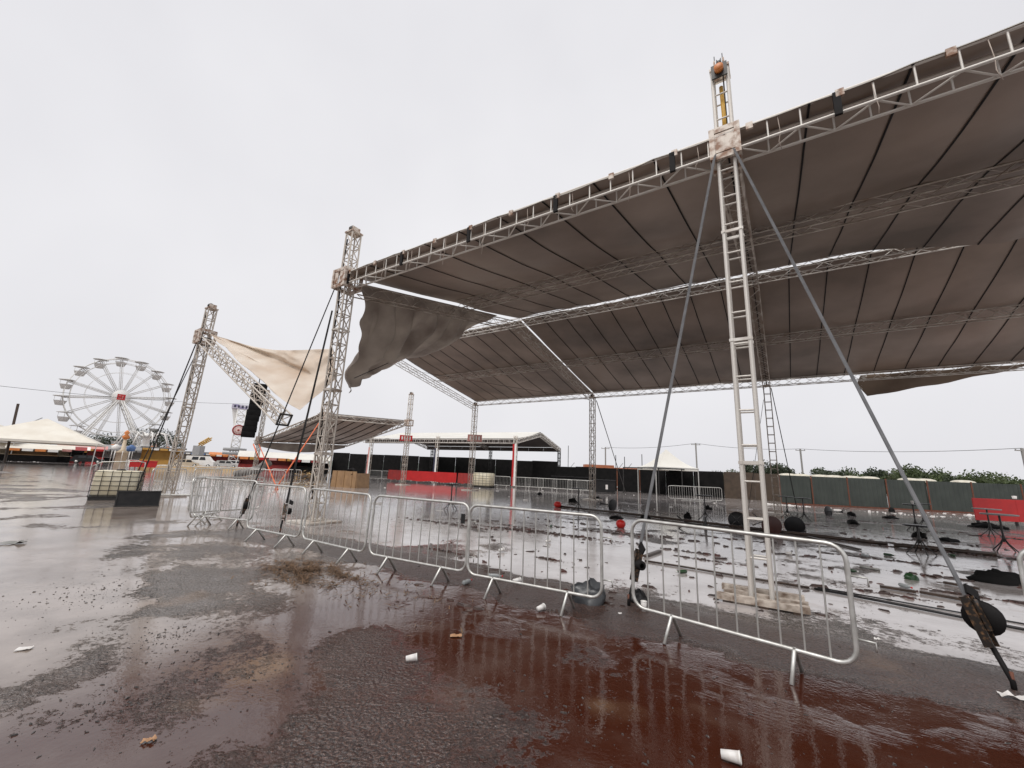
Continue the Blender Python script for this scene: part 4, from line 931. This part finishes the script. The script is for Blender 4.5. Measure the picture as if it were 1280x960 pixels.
# ------------------------------------------------------------------ things lying on the flooded ground
def ball(name, label, c, r, m, cat='bucket', sq=.8):
    t = thing(name, label, cat, c); c = Vector(c)
    MB().lathe(c + Z * r * sq, [(.001, -r * sq), (r * .7, -r * sq * .95), (r, -.1 * r), (r * .95, .4 * r), (r * .7, r * .75), (r * .3, r * .9), (.001, r * .92)], 20).build('shell', m, t)
    MB().path([c + Vector((-r * .8, 0, r * sq * 1.3)), c + Vector((0, 0, r * sq * 2.3)), c + Vector((r * .8, 0, r * sq * 1.3))], .012, 6).build('handle', black_pl, t)
    return t
ball('red_bucket', 'bright red plastic bucket near the left strap of the ladder tower', G(776, 660), .16, red_plastic)
ball('red_bucket', 'red plastic bucket behind the barrier at the gap', G(697, 634), .2, red_plastic, sq=.6)
def lump(name, label, c, sx_, sy_, sz_, m, cat, seed=0, rz=0, n=18):
    c = Vector(c); P = []; M = Matrix.Rotation(rz, 3, 'Z')
    for a in range(n + 1):
        row = []
        for b in range(9):
            th = 2 * math.pi * (a % n) / n; ph = math.pi / 2 * b / 8; k = 1 + .45 * nz(math.cos(th) * 1.5 + seed, math.sin(th) * 1.5, ph * 1.5 + seed) + .22 * nz(math.cos(th) * 4 + seed, math.sin(th) * 4, ph * 4)
            row.append(c + M @ Vector((math.cos(th) * math.cos(ph) * sx_ * k, math.sin(th) * math.cos(ph) * sy_ * k, math.sin(ph) * sz_ * k)))
        P.append(row)
    return tag(MB().grid(P, True).build(name, m, None, c), label, cat)
lump('rubbish_bag', 'dark plastic bag slumped behind the barrier at the gap', G(737, 752), .23, .16, .24, mat('grey_bag', (.03, .032, .035), (.05, .052, .055), .3), 'bag', 3)
lump('rubbish_bag', 'black bag on the mud behind the lone barrier end', G(797, 752), .13, .1, .14, black_pl, 'bag', 8)
lump('black_cloth_heap', 'black cloth heap on the flooded ground near the white barrier', G(1244, 728), .42, .22, .2, black_fab, 'cloth', 5, R(-25))
for k, (x, y, sx_, sz_) in enumerate(((998, 664, .35, .22), (1066, 655, .45, .25), (1064, 645, .3, .3), (1112, 648, .5, .2), (1185, 676, .55, .14), (860, 648, .28, .3), (716, 628, .35, .3), (747, 624, .4, .25), (885, 637, .35, .3), (808, 648, .25, .2), (1115, 640, .35, .4), (1150, 672, .35, .25), (1235, 660, .9, .3), (770, 648, .4, .12), (675, 618, .4, .2))):
    lump('black_rubbish_heap', 'small black rubbish heap lying on the flooded yard', G(x, y), sx_ * .75, sx_ * .5, sz_ * .75, black_fab, 'rubbish', k * 3.1, k)['group'] = 'black rubbish heaps on the yard'
lump('green_bag', 'crumpled green plastic bag on the wet ground', G(1139, 724), .12, .1, .1, green_gl, 'bag', 2)
def pipe(label, p, q, r, m, name='ground_pipe', cat='pipe'):
    a, b = G(*p), G(*q); return tag(MB().path([a + Z * r, a.lerp(b, .3) + Z * (r * 1.3), a.lerp(b, .7) + Z * r, b + Z * r], r, 8).build(name, m, None, (a + b) / 2), label, cat)
pipe('long dark pipe lying across the flooded yard by the tables', (700, 634), (1110, 682), .05, wood_dk)
pipe('dark pipe continuing towards the red board', (1118, 684), (1245, 696), .06, wood_dk)
pipe('thin black pipe lying behind the lone barrier', (806, 702), (1012, 736), .018, wood_dk)
pipe('black pipe running past the strap anchor', (1018, 737), (1400, 812), .018, black_pl)
pipe('second thin black pipe running parallel past the strap anchor', (1022, 735), (1400, 802), .010, black_pl)
pipe('short grey tube lying behind the lone barrier', (1075, 710), (1100, 714), .025, galv_dark)
for k, (a, b) in enumerate((((806, 697), (826, 690)), ((1010, 672), (1075, 688)), ((1150, 742), (1205, 752)), ((1180, 730), (1225, 738)), ((930, 668), (965, 675)), ((1100, 735), (1145, 742)), ((985, 760), (1005, 766)))):
    pa_, pb_ = G(*a), G(*b); d = pb_ - pa_; rr = Matrix.Rotation(math.atan2(d.y, d.x), 3, 'Z'); tag(MB().box((pa_ + pb_) / 2 + Z * .03, (d.length, .09, .04), rr).build('loose_plank', wood_dk, None, (pa_ + pb_) / 2), 'dark wet plank lying on the flooded yard', 'plank', 'loose planks on the yard')
# red board on the right
p0, p1 = G(1221, 656), G(1330, 661); d = (p1 - p0).normalized(); rr = Matrix((d, Vector((-d.y, d.x, 0)), Z)).transposed(); c = (p0 + p1) / 2; L_ = (p1 - p0).length
t = thing('red_board', 'tall bright red board standing before the green fence', 'board', c)
for k in range(2): MB().box(c + d * L_ * (k - .5) * .5 + Z * .82, (L_ / 2 - .01, .05, 1.15), rr).build('board_panel', red_paint, t)
for k in (-.45, 0, .45): MB().box(c + d * L_ * k + rr @ Vector((0, .12, .5)), (.06, .12, 1.0), rr).build('leg', steel_dk, t)
tag(MB().lathe(G(1275, 655) + Z * 1.42, [(.09, 0), (.11, .16), (.001, .17)], 10).build('paper_cup', paper, None), 'crumpled white paper on top of the red board', 'litter')

# ------------------------------------------------------------------ green sheet fence, toilets, trees
fp = [(976, 629), (1016.5, 632), (1062, 634.5), (1111, 637), (1163, 639), (1219, 641.5), (1282, 646), (1350, 651)]
f0, f1 = G(978, 630), G(1290, 646); fd_ = (f1 - f0).normalized(); fn = Vector((-fd_.y, fd_.x, 0))
gf = thing('sheet_metal_fence', 'dark green corrugated sheet metal fence with rusty posts', 'fence', f0)
xs = []
for x, _ in fp:                                              # where each panel joint is seen along the fence line
    y = 480 + FPX * (_F + _R * ((x - 640) / FPX)).z / _U.z; dr2 = ray(x, y + 20); dx_, dy_ = dr2.x, dr2.y
    den = dx_ * fd_.y - dy_ * fd_.x; xs.append((dy_ * f0.x - dx_ * f0.y) / den)
FH = 2.45
for k in range(len(xs) - 1):
    a, b = xs[k] + .05, xs[k + 1] - .05; n = max(16, int((b - a) / .08)); P = []
    top = FH + .05 * nz(k * 3.3, 1)
    for q in range(n + 1):
        s_ = a + (b - a) * q / n; off = .03 * (1 if (q // 2) % 2 else -1)
        P.append([f0 + fd_ * s_ + fn * off + Z * (.12 + (top - .12) * e) for e in (0, .5, 1)])
    mb = MB(); mb.sheet(P, .006); mb.build('corrugated_panel', [green_sheet, green_sheet], gf)
    MB().box(f0 + fd_ * (a - .05) - fn * .04 + Z * (top / 2 + .02), (.09, .05, top + .06), Matrix((fd_, fn, Z)).transposed()).build('post', rust, gf)
    MB().box(f0 + fd_ * (a + b) / 2 - fn * .06 + Z * .07, (b - a, .05, .12), Matrix((fd_, fn, Z)).transposed()).build('bottom_rail', rust, gf)
for x in (985, 1001, 1025, 1042, 1064, 1086, 1136, 1155, 1203):
    dr2 = ray(x, 600); g0 = f0 + fn * 1.4; p = Vector((dr2.x, dr2.y, 0)) * ((fd_.x * g0.y - fd_.y * g0.x) / (fd_.x * dr2.y - fd_.y * dr2.x)); t = thing('portable_toilet', 'portable toilet with white domed roof behind the green fence', 'toilet', p, 0, 'portable toilets behind the fence'); rr = Matrix.Rotation(math.atan2(fd_.y, fd_.x), 3, 'Z')
    MB().box(p + Z * 1.1, (1.15, 1.15, 2.2), rr).build('cabin', mat('toilet_green', (.05, .12, .09), (.04, .09, .07), .5), t)
    P = []
    for zz, k in ((0, 1.0), (.12, 1.0), (.24, .86), (.32, .55), (.35, .01)): P.append([p + rr @ Vector((.66 * k * a, .66 * k * b, 2.32 + zz)) for a, b in ((-1, -.7), (-.7, -1), (.7, -1), (1, -.7), (1, .7), (.7, 1), (-.7, 1), (-1, .7), (-1, -.7))])
    MB().grid(P, True, flip=False).build('roof', mat('toilet_roof', (.78, .74, .62), (.68, .62, .5), .45, transl=.2), t)
    MB().box(p + rr @ Vector((0, -.585, 1.05)), (.8, .03, 1.9), rr).build('door', grey_paint, t)
LEAFM = {}
def tree(label, c, h, w, m, seed, nl=900, ls=.35, trunk=.3, group='trees beyond the yard'):
    rn = random.Random(seed); t = thing('tree', label, 'tree', c, 0, group); c = Vector(c)
    mb = MB(); mb.path([c - Z * .1, c + Z * h * .35 + Vector((.1, 0, 0)), c + Z * h * .6], trunk, 7, r1=trunk * .4)
    for k in range(5):
        a = rn.uniform(0, 6.28); mb.path([c + Z * h * (.3 + .05 * k), c + Vector((math.cos(a) * w * .2, math.sin(a) * w * .2, h * (.5 + .05 * k))), c + Vector((math.cos(a) * w * .4, math.sin(a) * w * .4, h * (.65 + .05 * k)))], trunk * .4, 5, r1=trunk * .1)
    mb.build('trunk', bark, t)
    cl = [(Vector((rn.uniform(-.36, .36) * w, rn.uniform(-.36, .36) * w, h * rn.uniform(.42, .84))), w * rn.uniform(.10, .19)) for _ in range(18)]
    mb = MB()
    for k in range(nl):
        q, r = cl[k % len(cl)]; d = Vector((rn.gauss(0, 1), rn.gauss(0, 1), rn.gauss(0, .8))); d = d.normalized() * r * rn.random() ** .4
        p = c + q + d; a = Vector((rn.gauss(0, 1), rn.gauss(0, 1), rn.gauss(0, 1))).normalized(); b = a.orthogonal().normalized(); e = a.cross(b); s_ = ls * rn.uniform(.6, 1.4)
        mb.add([p - b * s_ * .5, p + e * s_ * .3, p + b * s_ * .5, p - e * s_ * .3], [(0, 1, 2, 3)])
    mb.build('crown', m, t); return t
TR = [(962, 75, 7.5, 9), (950, 82, 5.8, 8), (985, 88, 6.2, 8), (1035, 84, 6.0, 9), (1050, 92, 7.5, 10), (1075, 80, 5.4, 9), (1110, 86, 6.6, 11), (1150, 78, 7.2, 10), (1168, 84, 5.8, 9), (1186, 80, 5.5, 10), (1225, 82, 5.6, 12), (1250, 86, 5.4, 10), (905, 95, 5.2, 10), (925, 92, 5.4, 9)]
for k, (x, r, h, w) in enumerate(TR):
    tree('green bushy tree rising behind the green fence and toilets' if x > 970 else 'green bushy tree behind the brown end of the low hoarding', PR(x, r), h * .66, w * .8, leaf_a if k % 3 else leaf_b, 40 + k, 5000, .32, .2)
tree('dark round tree beside the yellow kiosk', PR(197, 150, y=556), 9.5, 12, leaf_b, 91, 3000, .36, .4)
tree('small dark tree showing between the ride and the wheel leg', PR(128, 170), 7.0, 14, leaf_b, 92, 2500, .4, .4)
tree('pale far tree behind the grey ticket booth', PR(147, 175), 7.5, 12, leaf_b, 93, 2500, .4, .4)
# ------------------------------------------------------------------ poles and wires
def pole(label, base, top, r, m, arm=None):
    t = thing('utility_pole', label, 'pole', base, 0, 'poles around the yard'); bar('shaft', base, top, r, m, t, 8)
    d = (Vector(top) - Vector(base)).normalized(); q = Vector(top) - d * .3
    if arm: MB().box(q, (arm, .1, .12)).build('cross_arm', m, t)
    if arm:
        for s_ in (-.9, .9): MB().lathe(q + Vector((s_ * arm / 2, 0, .06)), [(.05, 0), (.07, .08), (.03, .2), (.001, .22)], 8).build('insulator', grey_paint, t)
    return t
b0 = PR(10, 95); tp = PR(23, 96, zat(21, 504, b0), y=504); pole('dark leaning pole beside the cream tent', b0, tp, .16, wood_dk)
MB().path([Vector(b0).lerp(Vector(tp), .55), Vector(b0).lerp(Vector(tp), .7) + Vector((1.2, 1.2, 0)), Vector(b0).lerp(Vector(tp), .76) + Vector((1.9, 1.9, .3))], .07, 6).build('lamp_arm', grey_paint, bpy.data.objects['utility_pole'])
pk_ = []
for x, y, r, lb in ((872, 554, 90, 'concrete utility pole behind the white pointed tent'), (1005, 561, 95, 'pale utility pole behind the green fence'), (757, 559, 95, 'far thin pole above the orange container'), (1290, 560, 80, 'pole with cross arm at the edge of the green fence')):
    b_ = PR(x, r); z_ = zat(x, y, b_); pole(lb, b_, b_ + Z * z_, .15, mat('pole_concrete', (.30, .29, .27), (.22, .21, .2), .7), 1.8); pk_.append(b_ + Z * z_)
def wire(label, a, b, sag=.8, r=.03): return tag(MB().path([a.lerp(b, k / 16) - Z * sag * 4 * (k / 16) * (1 - k / 16) for k in range(17)], r, 4).build('overhead_wire', steel_dk, None, a.lerp(b, .5)), label, 'wire')
wire('overhead wire between the two poles right of the tent', pk_[0], pk_[1], .5); wire('overhead wire running past the green fence', pk_[1], pk_[3], .5); wire('overhead wire left of the tent pole', pk_[2], pk_[0], .5)
wire('overhead wire crossing in front of the big wheel', PR(-30, 120, zat(-30, 479, PR(-30, 120, y=479)), y=479), PR(330, 150, zat(330, 505, PR(330, 150, y=505)), y=505), 1.0, .035)
# stage floodlight masts behind the hall
for x, r, y in ((770, 60, 578), (781, 60, 580), (803, 60, 577), (710, 66, 565)):
    b_ = PR(x, r); t = thing('scaffold_mast', 'thin scaffold upright behind the low hoarding', 'mast', b_, 0, 'scaffold uprights behind the hoarding'); bar('upright', b_, b_ + Z * (zat(x, y, b_) + 1), .05, steel_dk, t); bar('stay', b_ + Z * 2.4, b_ + Vector((1.0, 0, 3.6)), .03, steel_dk, t)

# ------------------------------------------------------------------ litter
def cup(label, c, rz, lie=True, s=1.0):
    c = Vector(c); ax = Matrix.Rotation(rz, 3, 'Z') @ Vector((1, 0, .12)) if lie else Vector((0, 0, 1)); h = .11 * s
    t = thing('plastic_cup', label, 'cup', c, 0, 'white cups on the ground')
    MB().lathe(c + Z * (.035 * s if lie else 0), [(.001, 0), (.026 * s, 0), (.036 * s, h), (.033 * s, h), (.024 * s, .005), (.001, .005)], 16, axis=ax).build('wall', paper, t)
    q = c + Z * (.035 * s if lie else 0) + ax.normalized() * h
    MB().lathe(q, [(.034 * s, -.005), (.039 * s, 0), (.034 * s, .005)], 16, axis=ax).build('rim', white_paint, t); return t
def flake(label, c, w, d, rz, m=paper, seed=0, h=.02):
    P = []; M = Matrix.Rotation(rz, 3, 'Z')
    for a in range(7):
        P.append([Vector(c) + M @ Vector(((a / 6 - .5) * w * (1 + .2 * nz(b, seed)), (b / 4 - .5) * d * (1 + .3 * nz(a, seed + 2)), .006 + h * abs(nz(a * .7 + seed, b * .9, 3)) * 2)) for b in range(5)])
    return tag(MB().sheet(P, .003).build('litter_scrap', [m, m], None, c), label, 'litter')
cup('crushed white cup lying in the dark red puddle', G(902, 950), R(-30), s=.95)
cup('white cup lying on the wet asphalt at the red puddle edge', G(507, 828), R(10), s=.85)
cup('white cup at the foot of the barrier by the gap', G(672, 765), R(40))
cup('white cup beside the left strap ratchet', G(805, 764), R(80), lie=False, s=1.1)
flake('white paper disc on the open asphalt', G(30, 812), .10, .07, .4, paper, 1, .008)
flake('brown scrap lying in the silt', G(185, 928), .07, .035, .3, mat('tan_card', (.42, .24, .13), (.3, .16, .08), .6), 2)
flake('white cloth strip under the strap anchor', G(1272, 874), .22, .07, R(-25), paper, 4, .03)
flake('small white scrap on the mound beside the barrier end', G(1097, 800), .07, .03, .2, paper, 5)
flake('tan leaf scrap in the red puddle', G(570, 796), .12, .05, .1, mat('tan_card', (0,) * 3), 6)
flake('pale scrap by the left strap', G(775, 768), .04, .03, .5, paper, 7)
flake('grey scrap on the far left asphalt', G(15, 680), .35, .15, .5, galv_dark, 8, .05)
def scatter(name, label, n, m, region, smin, smax, seed, flat=.35, clump=None, share=.88, streak=(1.0, .10)):
    rn = random.Random(seed); mb = MB()
    for k in range(n):
        if clump and rn.random() < share:
            cx, cy, wt = clump[int(len(clump) * rn.random() ** 1.6)]; c = G(cx, cy) + u * rn.gauss(0, streak[0] * wt) + v * rn.gauss(0, streak[1] * wt)
        else:
            x, y = rn.uniform(region[0], region[2]), rn.uniform(region[1], region[3])
            if ray(x, y).z > -.02: continue
            c = G(x, y)
        s_ = smin + (smax - smin) * rn.random() ** 4; a = YAW + rn.gauss(0, .7); el = rn.uniform(1, 4.5)
        M = Matrix.Rotation(a, 3, 'Z'); P = [M @ Vector((q[0] * s_ * el * rn.uniform(.7, 1.2), q[1] * s_ * rn.uniform(.6, 1.2), 0)) for q in ((-.5, -.4), (.1, -.55), (.5, -.1), (.35, .5), (-.4, .45))]
        h = s_ * flat * rn.uniform(.4, 1.3)
        mb.add([c + p for p in P] + [c + p * .75 + Z * h * rn.uniform(.6, 1.4) for p in P], [(5, 6, 7, 8, 9)] + [(q, (q + 1) % 5, 5 + (q + 1) % 5, 5 + q) for q in range(5)])
    return tag(mb.build(name, m), label, kind='stuff')
CL = [(1230, 695, 1.2), (700, 668, 1), (640, 662, 1), (1200, 650, 1.4), (570, 656, 1), (750, 665, 1), (1170, 678, 1.2), (800, 668, .8), (1090, 676, 1), (900, 672, .8), (1250, 672, 1.2), (1020, 670, 1), (1110, 700, .6), (960, 690, .5), (730, 655, 1), (620, 655, 1), (1000, 655, 1), (1130, 642, 1.4), (820, 640, 1.2), (1060, 650, 1), (880, 700, .4), (1180, 722, .4), (780, 645, 1), (940, 660, .8), (1210, 745, .3), (860, 690, .3), (1100, 742, .3), (690, 700, .2), (560, 690, .25)]
scatter('wet_debris', 'dark soaked leaves and scraps strewn over the flooded yard', 3600, debris_m, (480, 615, 1280, 770), .010, .085, 3, .4, CL)
scatter('red_debris', 'reddish mud clods and brick crumbs strewn over the flooded yard', 1000, debris_red, (560, 620, 1280, 740), .010, .07, 4, .5, CL)
scatter('white_litter', 'white paper litter strewn before the fences', 520, paper, (440, 598, 960, 640), .03, .16, 5, .5, [(820, 616, 2), (540, 602, 3), (780, 609, 3), (930, 622, 1.5), (1120, 642, 2), (1210, 644, 1), (40, 577, 5), (990, 632, 1), (860, 618, 2), (760, 608, 2)], .9, (1.2, .25))
scatter('pebbles', 'small wet stones lying on the asphalt', 2600, pebble_m, (0, 660, 1280, 960), .003, .012, 9, .7, [(130, 740, 1), (180, 810, .6), (330, 830, .5), (150, 880, .5), (230, 790, .4), (700, 900, .6)], .6, (.5, .4))

# ------------------------------------------------------------------ bottles and cups trodden into the flooded yard
def bottle(c, rz, m, label, k=1.0):
    t = thing('plastic_bottle', label, 'bottle', c, 0, 'bottles lying on the yard'); c = Vector(c) + Z * .036 * k; ax = Vector((math.cos(rz), math.sin(rz), 0))
    MB().lathe(c, [(.001, 0), (.03 * k, .0), (.035 * k, .015 * k), (.035 * k, .15 * k), (.03 * k, .18 * k), (.013 * k, .22 * k), (.013 * k, .235 * k), (.001, .235 * k)], 12, axis=ax).build('body', m, t)
    MB().lathe(c + ax * .236 * k, [(.001, 0), (.016 * k, 0), (.016 * k, .02 * k), (.001, .02 * k)], 10, axis=ax).build('cap', red_plastic if m is not green_gl else white_paint, t)
clear_pl = mat('clear_plastic', (.5, .52, .52), (.4, .42, .42), .15, 0, 5, transl=.4)
rb_ = random.Random(77)
for k in range(18):
    x, y = rb_.uniform(560, 1230), rb_.uniform(652, 735)
    if k % 3 == 2: bottle(G(x, y), rb_.uniform(0, 6.28), green_gl, 'green plastic bottle lying in the flooded yard', .9)
    elif k % 3 == 1: bottle(G(x, y), rb_.uniform(0, 6.28), clear_pl, 'clear plastic bottle with red cap lying in the flooded yard', .9)
    else: cup('white cup trodden into the flooded yard among the debris', G(x, y), rb_.uniform(0, 6.28), True, 1.1)
# cables hanging along the towers, tags on the barriers
for at_, t_, zz in ((atA, tA, 8.6), (atB, tB, 9.3)):
    MB().path([at_(zz * k / 14) + u * (-HW - .02 + .05 * math.sin(k * 1.9)) - v * (HW * .6 + .03 * math.cos(k * 2.3)) for k in range(1, 15)], .022, 6).build('black_cable', black_web, t_)
for bo, xx, zz in (('crowd_barrier.001', -.15, .30), ('crowd_barrier.003', .92, .98)):
    b_ = bpy.data.objects.get(bo)
    if b_ is not None:
        o = bpy.data.objects.new('tag', MB().box((xx, -.03, zz), (.07, .012, .14)).mesh('tag', paper if zz < .5 else black_pl)); col.objects.link(o); o.parent = b_
